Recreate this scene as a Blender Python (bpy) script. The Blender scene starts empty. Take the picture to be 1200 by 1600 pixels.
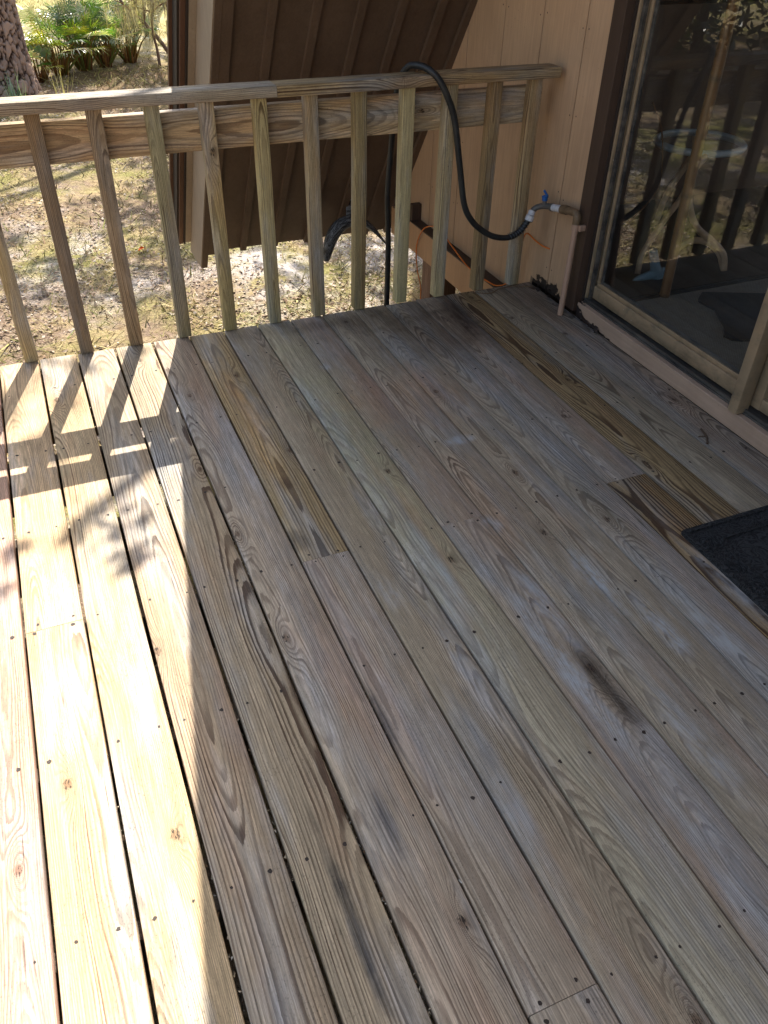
import bpy, bmesh, math, random
import numpy as np
from mathutils import Vector, Matrix, noise as mn

# ------------------------------------------------------------------ camera, world, sun, exposure
SC = bpy.context.scene
COL = SC.collection
rnd = random.Random(7)
RNG = np.random.default_rng(11)

cam_d = bpy.data.cameras.new('camera')
cam = bpy.data.objects.new('camera', cam_d)
COL.objects.link(cam)
SC.camera = cam
yaw, pit, rol = 0.4113, -0.6763, 0.0246
fw = Vector((math.sin(yaw) * math.cos(pit), math.cos(yaw) * math.cos(pit), math.sin(pit)))
rt = Vector((math.cos(yaw), -math.sin(yaw), 0))
up = rt.cross(fw)
r2 = math.cos(rol) * rt + math.sin(rol) * up
u2 = -math.sin(rol) * rt + math.cos(rol) * up
M = Matrix((r2, u2, -fw)).transposed().to_4x4()
M.translation = Vector((0, 0, 1.5017))
cam.matrix_world = M
cam_d.sensor_width = 36
cam_d.lens = 1257.4 / 1600 * 36
cam_d.clip_end = 500
cam_d.clip_start = 0.02

SUN = Vector((0.29, 0.912, 1.0)).normalized()
EL = math.asin(SUN.z)
AZ = math.atan2(SUN.x, SUN.y)
world = bpy.data.worlds.new('World')
SC.world = world
world.use_nodes = True
nt = world.node_tree
nt.nodes.clear()
wo = nt.nodes.new('ShaderNodeOutputWorld')
bg = nt.nodes.new('ShaderNodeBackground')
sky = nt.nodes.new('ShaderNodeTexSky')
sky.sky_type = 'NISHITA'
sky.sun_disc = False
sky.sun_elevation = EL
sky.sun_rotation = AZ
sky.air_density = 1.0
sky.dust_density = 2.5
sky.ozone_density = 0.6
bg.inputs[1].default_value = 0.12
hs = nt.nodes.new('ShaderNodeHueSaturation')
hs.inputs['Saturation'].default_value = 0.85
nt.links.new(sky.outputs[0], hs.inputs['Color'])
nt.links.new(hs.outputs[0], bg.inputs[0])
nt.links.new(bg.outputs[0], wo.inputs[0])
sd = bpy.data.lights.new('sun', 'SUN')
sd.energy = 4.4
sd.angle = math.radians(0.3)
sd.color = (1.0, 0.95, 0.87)
sun = bpy.data.objects.new('sun', sd)
COL.objects.link(sun)
sun.rotation_euler = (-SUN).to_track_quat('-Z', 'Y').to_euler()
sun.location = (3, 9, 12)
SC.view_settings.view_transform = 'Standard'
SC.view_settings.look = 'None'
SC.view_settings.gamma = 1.0
SC.view_settings.exposure = 1.5

# ------------------------------------------------------------------ helpers
def lin(r, g, b):
    f = lambda c: (c / 255 / 12.92) if c / 255 <= 0.04045 else ((c / 255 + 0.055) / 1.055) ** 2.4
    return (f(r), f(g), f(b))


def tag(o, label=None, cat=None, group=None, kind=None):
    if label: o['label'] = label
    if cat: o['category'] = cat
    if group: o['group'] = group
    if kind: o['kind'] = kind
    return o


def empty(name, loc, label, cat, group=None):
    o = bpy.data.objects.new(name, None)
    o.empty_display_size = 0.1
    o.location = loc
    COL.objects.link(o)
    return tag(o, label, cat, group)


class MB:
    """mesh accumulator: verts, faces, material index, and three per-vertex attributes"""
    def __init__(s):
        s.v = []; s.f = []; s.m = []; s.bco = []; s.tone = []; s.par = []

    def add(s, verts, faces, bco=None, tone=(.5, .5, .5), par=(0, .03, .5), mi=0):
        n = len(s.v)
        s.v += [tuple(p) for p in verts]
        s.f += [tuple(i + n for i in f) for f in faces]
        s.m += [mi] * len(faces)
        s.bco += ([tuple(b) for b in bco] if bco is not None else [tuple(p) for p in verts])
        if isinstance(tone, list):
            s.tone += tone
        else:
            s.tone += [tuple(tone)] * len(verts)
        s.par += [tuple(par)] * len(verts)

    def build(s, name, mats, parent=None, smooth=False, attrs=True):
        me = bpy.data.meshes.new(name)
        off = Vector((0, 0, 0))
        if parent is not None:
            p = parent
            while p is not None:
                off += p.location
                p = p.parent
        me.from_pydata([(x - off.x, y - off.y, z - off.z) for x, y, z in s.v], [], s.f)
        if attrs:
            for nm, data in (('bco', s.bco), ('tone', s.tone), ('par', s.par)):
                a = me.attributes.new(nm, 'FLOAT_VECTOR', 'POINT')
                a.data.foreach_set('vector', np.array(data, dtype=np.float32).ravel())
        mats = mats if isinstance(mats, (list, tuple)) else [mats]
        for m in mats: me.materials.append(m)
        me.polygons.foreach_set('material_index', s.m)
        if smooth is True:
            me.shade_smooth()
        elif smooth:
            me.shade_smooth()
            me.set_sharp_from_angle(angle=math.radians(smooth))
        me.update()
        o = bpy.data.objects.new(name, me)
        COL.objects.link(o)
        if parent is not None: o.parent = parent
        return o


def bar(mb, a, b, wdir, W, T, tone=(.3, .25, .2), par=None, r=.004, seg=.25, wob=.0, mi=0, seed=None, cup=0.):
    """timber from a to b (axis = centre line), width W along wdir, thickness T; rounded corners"""
    a = Vector(a); b = Vector(b)
    L = (b - a).length
    ax = (b - a) / L
    wd = Vector(wdir); wd = (wd - ax * wd.dot(ax)).normalized()
    td = ax.cross(wd)
    n = max(1, int(round(L / seg)))
    seed = rnd.random() * 100 if seed is None else seed
    if par is None: par = (rnd.random(), rnd.uniform(.01, .06), rnd.uniform(.35, .65))
    prof = []
    for cx, cy, a0 in ((1, 1, 0), (-1, 1, 90), (-1, -1, 180), (1, -1, 270)):
        for k in (0, 45, 90):
            t = math.radians(a0 + k)
            prof.append((cx * (W / 2 - r) + r * math.cos(t), cy * (T / 2 - r) + r * math.sin(t)))
    m = len(prof)
    V = []; F = []; B = []
    for i in range(n + 1):
        t = i / n * L
        ow = wob * mn.noise(Vector((t * 1.1 + seed, seed, 0))) * 2
        ot = wob * .7 * mn.noise(Vector((t * 1.3 + seed, 7.7, seed))) * 2
        sw = 1 + (wob / W) * .5 * mn.noise(Vector((t * 3 + seed, 3.3, 1.1)))
        for (x, y) in prof:
            p = a + ax * t + wd * (x * sw + ow) + td * (y + ot)
            V.append(p)
            B.append((t, x, y))
    for i in range(n):
        for j in range(m):
            F.append((i * m + j, i * m + (j + 1) % m, (i + 1) * m + (j + 1) % m, (i + 1) * m + j))
    F.append(tuple(range(m))[::-1])
    F.append(tuple(range(n * m, n * m + m)))
    mb.add(V, F, B, tone, par, mi)


def box(mb, lo, hi, tone=(.5, .5, .5), par=(0.3, .03, .5), mi=0, bev=0.0, swap=None):
    if bev <= 0:
        x0, y0, z0 = lo; x1, y1, z1 = hi
        V = [(x0, y0, z0), (x1, y0, z0), (x1, y1, z0), (x0, y1, z0), (x0, y0, z1), (x1, y0, z1), (x1, y1, z1), (x0, y1, z1)]
        F = [(0, 3, 2, 1), (4, 5, 6, 7), (0, 1, 5, 4), (1, 2, 6, 5), (2, 3, 7, 6), (3, 0, 4, 7)]
        mb.add(V, F, V, tone, par, mi)
        return
    lo = Vector(lo); hi = Vector(hi); d = hi - lo
    k = max(range(3), key=lambda i: d[i])
    o = [i for i in range(3) if i != k]
    c = (lo + hi) / 2
    a = c.copy(); b = c.copy(); a[k] = lo[k]; b[k] = hi[k]
    wdv = Vector((0, 0, 0)); wdv[o[0]] = 1
    bar(mb, a, b, wdv, d[o[0]], d[o[1]], tone, par, r=bev, seg=.3, mi=mi, seed=1)


def prism(mb, poly, x0, x1, tone=(.5, .5, .5), par=(0.3, .03, .5), mi=0, axis=0):
    """polygon in the two other axes, extruded along axis (default x) ; poly is list of (y,z)"""
    n = len(poly)
    def P(x, q):
        if axis == 0: return (x, q[0], q[1])
        if axis == 1: return (q[0], x, q[1])
        return (q[0], q[1], x)
    V = [P(x0, q) for q in poly] + [P(x1, q) for q in poly]
    F = [tuple(range(n)), tuple(range(2 * n - 1, n - 1, -1))]
    for i in range(n):
        j = (i + 1) % n
        F.append((i, i + n, j + n, j))
    mb.add(V, F, V, tone, par, mi)


def smooth_path(pts, step=.02):
    P = [Vector(p) for p in pts]
    P = [P[0] * 2 - P[1]] + P + [P[-1] * 2 - P[-2]]
    out = []
    for i in range(1, len(P) - 2):
        p0, p1, p2, p3 = P[i - 1:i + 3]
        n = max(2, int((p2 - p1).length / step))
        for k in range(n):
            t = k / n
            out.append(.5 * ((2 * p1) + (p2 - p0) * t + (2 * p0 - 5 * p1 + 4 * p2 - p3) * t * t + (3 * p1 - p0 - 3 * p2 + p3) * t ** 3))
    out.append(P[-2])
    return out


def tube(mb, pts, rad, seg=10, smooth=True, step=.02, tone=(.5, .5, .5), mi=0, caps=True):
    P = smooth_path(pts, step) if smooth else [Vector(p) for p in pts]
    n = len(P)
    T = [(P[min(i + 1, n - 1)] - P[max(i - 1, 0)]).normalized() for i in range(n)]
    u = T[0].orthogonal().normalized()
    V = []; F = []; B = []
    L = 0
    for i in range(n):
        u = (u - T[i] * u.dot(T[i])).normalized()
        w = T[i].cross(u)
        r = rad(i / (n - 1)) if callable(rad) else rad
        if i: L += (P[i] - P[i - 1]).length
        for j in range(seg):
            a = 2 * math.pi * j / seg
            V.append(P[i] + (u * math.cos(a) + w * math.sin(a)) * r)
            B.append((L, a, r))
    for i in range(n - 1):
        for j in range(seg):
            k = (j + 1) % seg
            F.append((i * seg + j, i * seg + k, (i + 1) * seg + k, (i + 1) * seg + j))
    if caps:
        F.append(tuple(range(seg))[::-1]); F.append(tuple(range((n - 1) * seg, n * seg)))
    mb.add(V, F, B, tone, (0.3, .03, .5), mi)


# ------------------------------------------------------------------ material tools
class NT:
    def __init__(s, name):
        s.mat = bpy.data.materials.new(name)
        s.mat.use_nodes = True
        s.t = s.mat.node_tree
        s.t.nodes.clear()
        s.out = s.t.nodes.new('ShaderNodeOutputMaterial')

    def n(s, kind, **kw):
        nd = s.t.nodes.new('ShaderNode' + kind)
        for k, v in kw.items(): setattr(nd, k, v)
        return nd

    def put(s, sock, v):
        if v is None: return
        if isinstance(v, bpy.types.NodeSocket): s.t.links.new(v, sock)
        elif isinstance(v, (tuple, list)):
            v = list(v)
            if len(sock.default_value) == 4 and len(v) == 3: v.append(1)
            sock.default_value = v
        else: sock.default_value = v

    def m(s, op, a, b=None, c=None, clamp=False):
        nd = s.n('Math', operation=op, use_clamp=clamp)
        for i, v in enumerate((a, b, c)): s.put(nd.inputs[i], v)
        return nd.outputs[0]

    def vm(s, op, a, b=None):
        nd = s.n('VectorMath', operation=op)
        s.put(nd.inputs[0], a); s.put(nd.inputs[1], b)
        return nd.outputs['Value'] if op in ('LENGTH', 'DOT_PRODUCT', 'DISTANCE') else nd.outputs[0]

    def mix(s, f, a, b, mode='MIX'):
        nd = s.n('Mix', data_type='RGBA', blend_type=mode)
        s.put(nd.inputs[0], f); s.put(nd.inputs[6], a); s.put(nd.inputs[7], b)
        return nd.outputs[2]

    def noise(s, vec, scale=1., detail=3., rough=.5, dist=0., col=False):
        nd = s.n('TexNoise')
        s.put(nd.inputs['Vector'], vec)
        nd.inputs['Scale'].default_value = scale; nd.inputs['Detail'].default_value = detail
        nd.inputs['Roughness'].default_value = rough; nd.inputs['Distortion'].default_value = dist
        return nd.outputs[1 if col else 0]

    def vor(s, vec, scale=1., feature='F1', rnd=1., out=0):
        nd = s.n('TexVoronoi', feature=feature)
        s.put(nd.inputs['Vector'], vec)
        nd.inputs['Scale'].default_value = scale
        nd.inputs['Randomness'].default_value = rnd
        return nd.outputs[out] if isinstance(out, int) else [nd.outputs[o] for o in out]

    def ramp(s, f, stops, interp='LINEAR'):
        nd = s.n('ValToRGB')
        cr = nd.color_ramp
        cr.interpolation = interp
        while len(cr.elements) > 1: cr.elements.remove(cr.elements[-1])
        for i, (p, c) in enumerate(stops):
            e = cr.elements[0] if i == 0 else cr.elements.new(p)
            e.position = p
            c = (c, c, c) if not isinstance(c, (tuple, list)) else c
            e.color = (c[0], c[1], c[2], 1)
        s.put(nd.inputs[0], f)
        return nd.outputs[0]

    def mr(s, v, a, b, c=0., d=1., smooth=False):
        nd = s.n('MapRange')
        if smooth: nd.interpolation_type = 'SMOOTHSTEP'
        s.put(nd.inputs[0], v)
        for i, x in enumerate((a, b, c, d)): s.put(nd.inputs[i + 1], x)
        return nd.outputs[0]

    def xyz(s, v):
        nd = s.n('SeparateXYZ'); s.put(nd.inputs[0], v)
        return nd.outputs

    def cxyz(s, x, y, z):
        nd = s.n('CombineXYZ')
        for i, v in enumerate((x, y, z)): s.put(nd.inputs[i], v)
        return nd.outputs[0]

    def attr(s, name):
        nd = s.n('Attribute'); nd.attribute_name = name
        return nd.outputs['Vector']

    def geo(s): return s.n('NewGeometry').outputs['Position']
    def obj(s): return s.n('TexCoord').outputs['Object']

    def finish(s, color, rough=.8, bump=None, bstr=.5, bdist=.002, metal=0., spec=.5, **kw):
        b = s.n('BsdfPrincipled')
        s.put(b.inputs['Base Color'], color); s.put(b.inputs['Roughness'], rough)
        s.put(b.inputs['Metallic'], metal); s.put(b.inputs['Specular IOR Level'], spec)
        for k, v in kw.items(): s.put(b.inputs[k], v)
        if bump is not None:
            bn = s.n('Bump'); bn.inputs['Strength'].default_value = bstr; bn.inputs['Distance'].default_value = bdist
            s.put(bn.inputs['Height'], bump)
            s.t.links.new(bn.outputs[0], b.inputs['Normal'])
        s.t.links.new(b.outputs[0], s.out.inputs[0])
        return s.mat


def wood_mat(name, stains=True, fine=1.0, post=None):
    """weathered timber. bco = (along, across, depth) m; tone = early-wood colour; par = (seed, ring pitch m*100, contrast)"""
    N = NT(name)
    bco = N.attr('bco'); tone = N.attr('tone'); par = N.attr('par')
    pr = N.xyz(par)
    seed = N.m('MULTIPLY', pr[0], 91.7)
    x, y, z = N.xyz(bco)[:3]
    sv = N.cxyz(seed, N.m('MULTIPLY', seed, 1.7), N.m('MULTIPLY', seed, .31))
    P = N.vm('ADD', bco, sv)
    # knots: sparse voronoi in stretched space
    kv = N.cxyz(N.m('ADD', N.m('MULTIPLY', x, 1.5), seed), N.m('ADD', N.m('MULTIPLY', y, 7.5), N.m('MULTIPLY', seed, 3.1)), N.m('MULTIPLY', seed, 2.3))
    vn = N.n('TexVoronoi', voronoi_dimensions='2D'); N.put(vn.inputs['Vector'], kv)
    vn.inputs['Scale'].default_value = 1.0
    dv = N.vm('SUBTRACT', kv, vn.outputs['Position'])
    dx, dy, _ = N.xyz(dv)[:3]
    dxm = N.m('MULTIPLY', dx, 1 / 1.5); dym = N.m('MULTIPLY', dy, 1 / 7.5)
    gate = N.m('GREATER_THAN', N.xyz(vn.outputs['Color'])[0], .52)
    def gauss(sx, sy):
        a = N.m('POWER', N.m('DIVIDE', dxm, sx), 2); b = N.m('POWER', N.m('DIVIDE', dym, sy), 2)
        return N.m('MULTIPLY', N.m('EXPONENT', N.m('MULTIPLY', N.m('ADD', a, b), -1.)), gate)
    kb = gauss(.075, .020)
    kc = gauss(.014, .009)
    # growth rings: a stretched pith distance, wandering along the board
    lowv = N.vm('MULTIPLY', P, (1.0, 3.0, 3.0))
    w1 = N.noise(lowv, 1.1, 2., .5)
    w2 = N.noise(N.vm('MULTIPLY', P, (4., 34., 34.)), 1., 5., .68)
    off = N.m('MULTIPLY', N.m('SUBTRACT', N.m('FRACT', N.m('MULTIPLY', seed, 3.77)), .5), .17)
    h = N.m('ADD', N.m('MULTIPLY', N.m('SUBTRACT', N.noise(N.vm('MULTIPLY', P, (.9, .6, .6)), 1., 1.5, .5), .5), .13), .042)
    h = N.m('ADD', h, N.m('MULTIPLY', x, .016))
    ya = N.m('ADD', y, off)
    h = N.m('ADD', h, N.m('MULTIPLY', z, 1.))
    R = N.m('SQRT', N.m('ADD', N.m('MULTIPLY', ya, ya), N.m('MULTIPLY', h, h)))
    R = N.m('ADD', R, N.m('MULTIPLY', N.m('SUBTRACT', w1, .5), .024))
    R = N.m('ADD', R, N.m('MULTIPLY', N.m('SUBTRACT', w2, .5), .0050))
    R = N.m('ADD', R, N.m('MULTIPLY', kb, .022))
    pitch = N.m('MULTIPLY', pr[1], .1)
    ph = N.m('DIVIDE', R, pitch)
    # uneven ring widths
    ph = N.m('ADD', ph, N.m('MULTIPLY', N.noise(N.cxyz(N.m('MULTIPLY', ph, .35), seed, 0), 1., 2.), 1.3))
    ring = N.m('FRACT', ph)
    late = N.ramp(ring, [(0, .0), (.10, .0), (.42, .10), (.60, .85), (.74, 1.), (.90, 1.), (.95, .0), (1, 0)], 'LINEAR')
    rid = N.m('FLOOR', ph)
    rv = N.noise(N.cxyz(N.m('MULTIPLY', rid, 3.7), seed, 0), 1., 0.)
    late = N.m('MULTIPLY', late, N.mr(rv, .3, .65, .4, 1.1))
    # fade zones where the weathering has greyed the grain away
    fade = N.noise(N.vm('MULTIPLY', P, (1.8, 9., 5.)), 1., 3., .6)
    late = N.m('MULTIPLY', late, N.mr(fade, .34, .58, .38, 1.0))
    fib = N.noise(N.vm('MULTIPLY', P, (14., 420., 420.)), 1., 4., .72)
    fib2 = N.noise(N.vm('MULTIPLY', P, (2.2, 90., 90.)), 1., 3., .6)
    late = N.m('MULTIPLY', late, N.mr(fib2, .30, .55, .55, 1.1))
    late = N.m('MULTIPLY', late, N.mr(fib, .25, .6, .7, 1.1))
    con = pr[2]
    dark = N.mix(1., tone, (.25, .195, .18), 'MULTIPLY')
    c = N.mix(N.m('MULTIPLY', late, con, clamp=True), tone, dark)
    if stains:
        g1 = N.noise(N.vm('MULTIPLY', P, (1.6, 10., 6.)), 1., 5., .62)
        g2 = N.noise(N.vm('ADD', N.vm('MULTIPLY', P, (1.0, 7., 5.)), (31., 5., 9.)), 1., 5., .6)
        g3 = N.noise(N.vm('ADD', N.vm('MULTIPLY', P, (2.6, 13., 7.)), (3., 55., 19.)), 1., 6., .68)
        lum = N.vm('DOT_PRODUCT', c, (.3, .5, .2))
        gr = N.mix(1., N.cxyz(lum, lum, lum), (1.08, 1.06, 1.02), 'MULTIPLY')
        c = N.mix(N.mr(g1, .46, .68, 0., .75), c, gr)
        c = N.mix(N.mr(g2, .52, .72, 0., .6), c, N.mix(1., c, (1.10, .84, .72), 'MULTIPLY'))
        c = N.mix(N.mr(g3, .53, .72, 0., .7), c, N.mix(1., c, (1.5, 1.52, 1.6), 'MULTIPLY'))
        g4 = N.noise(N.vm('ADD', N.vm('MULTIPLY', P, (1.4, 8., 7.)), (77., 15., 4.)), 1., 5., .66)
        c = N.mix(N.mr(g4, .60, .78, 0., .65), c, N.mix(1., c, (.50, .50, .46), 'MULTIPLY'))
    c = N.mix(1., c, N.mix(1., (1, 1, 1), N.cxyz(*[N.mr(fib, .30, .70, .60, 1.36)] * 3), 'MULTIPLY'), 'MULTIPLY')
    c = N.mix(1., c, N.cxyz(*[N.mr(fib2, .28, .72, .76, 1.22)] * 3), 'MULTIPLY')
    # knot hearts and a faint halo
    kcr = N.m('GREATER_THAN', N.noise(N.vm('MULTIPLY', P, (90., 300., 90.)), 1., 2.), .56)
    kr = N.m('FRACT', N.m('MULTIPLY', N.m('SQRT', N.m('ADD', N.m('POWER', dxm, 2), N.m('POWER', N.m('MULTIPLY', dym, 1.5), 2))), 260))
    c = N.mix(N.mr(kc, .25, .75, 0., .7), c, N.mix(1., tone, (.36, .26, .21), 'MULTIPLY'))
    c = N.mix(N.m('MULTIPLY', N.m('MULTIPLY', N.mr(kb, .35, .8), kr), .45), c, dark)
    # grit and mildew specks trodden into the surface
    if stains:
        gt = N.noise(N.vm('MULTIPLY', P, (160., 260., 200.)), 1., 3., .7)
        ga = N.noise(N.vm('MULTIPLY', P, (4., 12., 5.)), 1., 5., .65)
        c = N.mix(N.m('MULTIPLY', N.mr(gt, .56, .68), N.mr(ga, .42, .62, .12, .75)), c, N.mix(1., c, (.36, .36, .36), 'MULTIPLY'))
        c = N.mix(N.m('MULTIPLY', N.mr(gt, .40, .30), N.mr(ga, .40, .65, .5, .0)), c, N.mix(1., c, (1.55, 1.55, 1.6), 'MULTIPLY'))
    # drying checks
    ck = N.noise(N.vm('MULTIPLY', P, (3.2, 150., 150.)), 1., 2., .5)
    ckm = N.m('MULTIPLY', N.mr(ck, .70, .74), N.mr(g1 if stains else fade, .46, .56))
    c = N.mix(N.m('MULTIPLY', ckm, .75), c, (.02, .017, .014))
    if post: c = post(N, c, P)
    c = N.mix(N.m('MULTIPLY', N.m('MULTIPLY', N.mr(kc, .1, .5), kcr), .85), c, (.015, .012, .010))
    hgt = N.m('ADD', N.m('MULTIPLY', late, .8), N.m('ADD', N.m('MULTIPLY', fib, .45), N.m('MULTIPLY', fib2, .5)))
    hgt = N.m('SUBTRACT', hgt, N.m('MULTIPLY', ckm, 1.5))
    return N.finish(c, .78, hgt, .55 * fine, .0016, spec=.32)


def deck_dirt(N, c, P):
    """stains that belong to the deck itself, placed in deck coordinates"""
    g = N.geo()
    X, Y, Z = N.xyz(g)[:3]
    def spot(cx, cy, sx, sy, rot=0):
        dx = N.m('SUBTRACT', X, cx); dy = N.m('SUBTRACT', Y, cy)
        wob = N.noise(g, 7., 5., .65)
        a = N.m('POWER', N.m('DIVIDE', dx, sx), 2); b = N.m('POWER', N.m('DIVIDE', dy, sy), 2)
        d = N.m('SQRT', N.m('ADD', a, b))
        return N.mr(N.m('ADD', d, N.m('MULTIPLY', N.m('SUBTRACT', wob, .5), 1.6)), .25, 1.25, 1., 0., True)
    streak = N.noise(N.vm('MULTIPLY', g, (70., 4., 1.)), 1., 3., .6)
    mild = N.noise(N.vm('MULTIPLY', g, (26., 9., 1.)), 1., 6., .7)
    sk = N.mr(streak, .35, .6, .55, 1.)
    for (cx, cy, sx, sy, a, col) in (
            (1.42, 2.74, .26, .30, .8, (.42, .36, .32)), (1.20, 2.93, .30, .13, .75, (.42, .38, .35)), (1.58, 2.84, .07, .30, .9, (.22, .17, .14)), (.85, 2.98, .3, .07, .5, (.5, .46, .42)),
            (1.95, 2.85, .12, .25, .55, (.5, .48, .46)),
            (.985, .93, .028, .15, .95, (.16, .14, .12)), (.235, .62, .016, .22, .95, (.13, .15, .20)),
            (.46, 1.02, .012, .13, .9, (.25, .27, .36)), (.37, .80, .014, .12, .8, (.25, .27, .33)), (1.10, 2.30, .30, .25, .55, (1.12, .82, .68)),
            (1.0, 1.7, .3, .4, .4, (1.1, .86, .76)), (.50, 2.35, .06, .45, .45, (1.25, 1.0, .68)),
            (.47, 1.68, .03, .06, .8, (.35, .33, .33)), (.52, 1.95, .025, .04, .8, (.4, .33, .28))):
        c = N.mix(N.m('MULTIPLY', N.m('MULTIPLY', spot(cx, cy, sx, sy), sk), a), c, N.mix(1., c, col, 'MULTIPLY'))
    for (cx, cy, sx, sy, a) in ((.93, 1.05, .03, .30, .95), (1.17, 1.25, .035, .16, .9), (1.23, 1.05, .03, .14, .8), (1.13, 1.98, .06, .03, .9), (.99, 1.22, .03, .2, .8), (1.35, .98, .04, .2, .6), (1.08, .72, .04, .2, .6), (.70, 1.12, .03, .16, .6),
                                (.88, 2.62, .03, .035, .7), (.63, 1.38, .03, .10, .5), (.80, 1.45, .02, .22, .6), (1.50, 1.1, .03, .25, .5),
                                (1.02, 1.55, .03, .05, .6), (.62, .72, .03, .12, .4), (.95, .5, .05, .3, .35)):
        f = N.m('MULTIPLY', N.m('MULTIPLY', spot(cx, cy, sx, sy), N.mr(mild, .38, .62)), a)
        c = N.mix(f, c, lin(178, 180, 182))
    # algae green on a few boards near the middle
    f = N.m('MULTIPLY', spot(.80, 2.0, .16, .9), N.mr(mild, .3, .6))
    c = N.mix(N.m('MULTIPLY', f, .35), c, N.mix(1., c, (.92, 1.04, .72), 'MULTIPLY'))
    return c


def rail_dirt(N, c, P):
    g = N.geo()
    X, Y, Z = N.xyz(g)[:3]
    mild = N.noise(N.vm('MULTIPLY', g, (30., 30., 5.)), 1., 5., .65)
    low = N.mr(N.m('ADD', Z, N.m('MULTIPLY', mild, .35)), .10, .38, 1., 0., True)
    f = N.m('MULTIPLY', low, N.mr(mild, .36, .58))
    c = N.mix(N.m('MULTIPLY', f, .6), c, N.mix(1., c, (.80, .86, .66), 'MULTIPLY'))
    return c


M_deck = wood_mat('deck_wood', True, 1., deck_dirt)
M_rail = wood_mat('rail_wood', True, 1.2, rail_dirt)
M_plain = wood_mat('rough_wood', False)

# screw heads
N = NT('rusty_screw')
M_screw = N.finish(N.mix(N.noise(N.geo(), 60.), (.012, .009, .008), (.06, .035, .022)), .7)

def paint_mat(name, col, *a_, grain=(110., 110., 5.), **k_):
    return _paint(name, col, grain, *a_, **k_)
def _paint(name, col, grain, rough=.6, dirt=.25, peel=None, under=(.035, .025, .02), grime=(.45, .40, .36), specks=True):
    N = NT(name)
    g = N.geo()
    n1 = N.noise(N.vm('MULTIPLY', g, (1.5, 1.5, .6)), 3., 5., .6)
    c = N.mix(N.m('MULTIPLY', N.mr(n1, .4, .75), dirt), col, N.mix(1., col, grime, 'MULTIPLY'))
    run = N.noise(N.vm('MULTIPLY', g, (30., 30., 1.5)), 1., 4., .6)
    c = N.mix(N.m('MULTIPLY', N.mr(run, .5, .8), dirt * .8), c, N.mix(1., col, (.6, .56, .5), 'MULTIPLY'))
    if specks:
        sp = N.vor(g, 38., 'F1', 1.)
        sp2 = N.noise(g, 6., 2.)
        c = N.mix(N.m('MULTIPLY', N.m('MULTIPLY', N.mr(sp, .05, .11, 1., 0.), N.mr(sp2, .5, .6)), .5), c, (.06, .045, .035))
    h = N.noise(N.vm('MULTIPLY', g, grain), 1., 5., .7)
    c = N.mix(1., c, N.cxyz(*[N.mr(h, .3, .7, .88, 1.10)] * 3), 'MULTIPLY')
    cl = N.noise(g, 2.2, 4., .6)
    c = N.mix(1., c, N.cxyz(*[N.mr(cl, .3, .7, .90, 1.08)] * 3), 'MULTIPLY')
    if peel:
        pf = peel(N, g)
        uc = N.mix(N.noise(g, 60., 4., .7), (.010, .008, .007), under)
        c = N.mix(pf, c, uc)
        h = N.m('SUBTRACT', h, N.m('MULTIPLY', pf, 3.))
    return N.finish(c, rough, h, .5, .0015, spec=.35)


WALLC = lin(196, 160, 126)
def peel_sill(N, g):
    X, Y, Z = N.xyz(g)[:3]
    n = N.noise(N.vm('MULTIPLY', g, (14., 9., 22.)), 1., 6., .62)
    a = N.mr(Y, 2.30, 2.62, -.16, .16)
    b = N.mr(Z, .0, .035, .10, -.10)
    return N.mr(N.m('ADD', N.m('ADD', n, a), N.m('MULTIPLY', b, N.mr(Y, 1.6, 2.3, .2, 1.))), .575, .60)
def peel_wall(N, g):
    X, Y, Z = N.xyz(g)[:3]
    n = N.noise(N.vm('MULTIPLY', g, (10., 16., 16.)), 1., 6., .65)
    return N.mr(N.m('ADD', n, N.mr(N.m('ABSOLUTE', N.m('SUBTRACT', Z, .02)), .0, .09, N.mr(Y, 3.0, 3.1, .17, -.2), -.2)), .57, .60)
M_wall = paint_mat('painted_siding', WALLC, .62, .25, peel_wall, (.06, .04, .03))
M_sill = paint_mat('peeling_sill_paint', lin(176, 148, 126), .55, .25, peel_sill, (.05, .032, .028), grain=(40., 4., 90.))
M_skirt = paint_mat('skirt_paint', lin(192, 148, 108), .6, .2)
M_tan = paint_mat('tan_rake_paint', lin(158, 140, 120), .6, .3)
M_brown = paint_mat('brown_paint', lin(98, 68, 52), .55, .3, None)
M_trim = paint_mat('dark_brown_trim', lin(78, 60, 49), .5, .35)
M_soffit = paint_mat('brown_soffit', lin(106, 86, 71), .6, .45, None, specks=True)
M_dark = paint_mat('dark_boards', lin(52, 42, 36), .7, .3)

def simple(name, col, rough=.5, metal=0., var=.15, scale=30., bump=.2, spec=.5):
    N = NT(name)
    n = N.noise(N.geo(), scale, 4., .6)
    c = N.mix(N.mr(n, .3, .7), N.mix(1., col, (1 - var,) * 3, 'MULTIPLY'), N.mix(1., col, (1 + var,) * 3, 'MULTIPLY'))
    return N.finish(c, rough, n, bump, .001, metal, spec)

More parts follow.
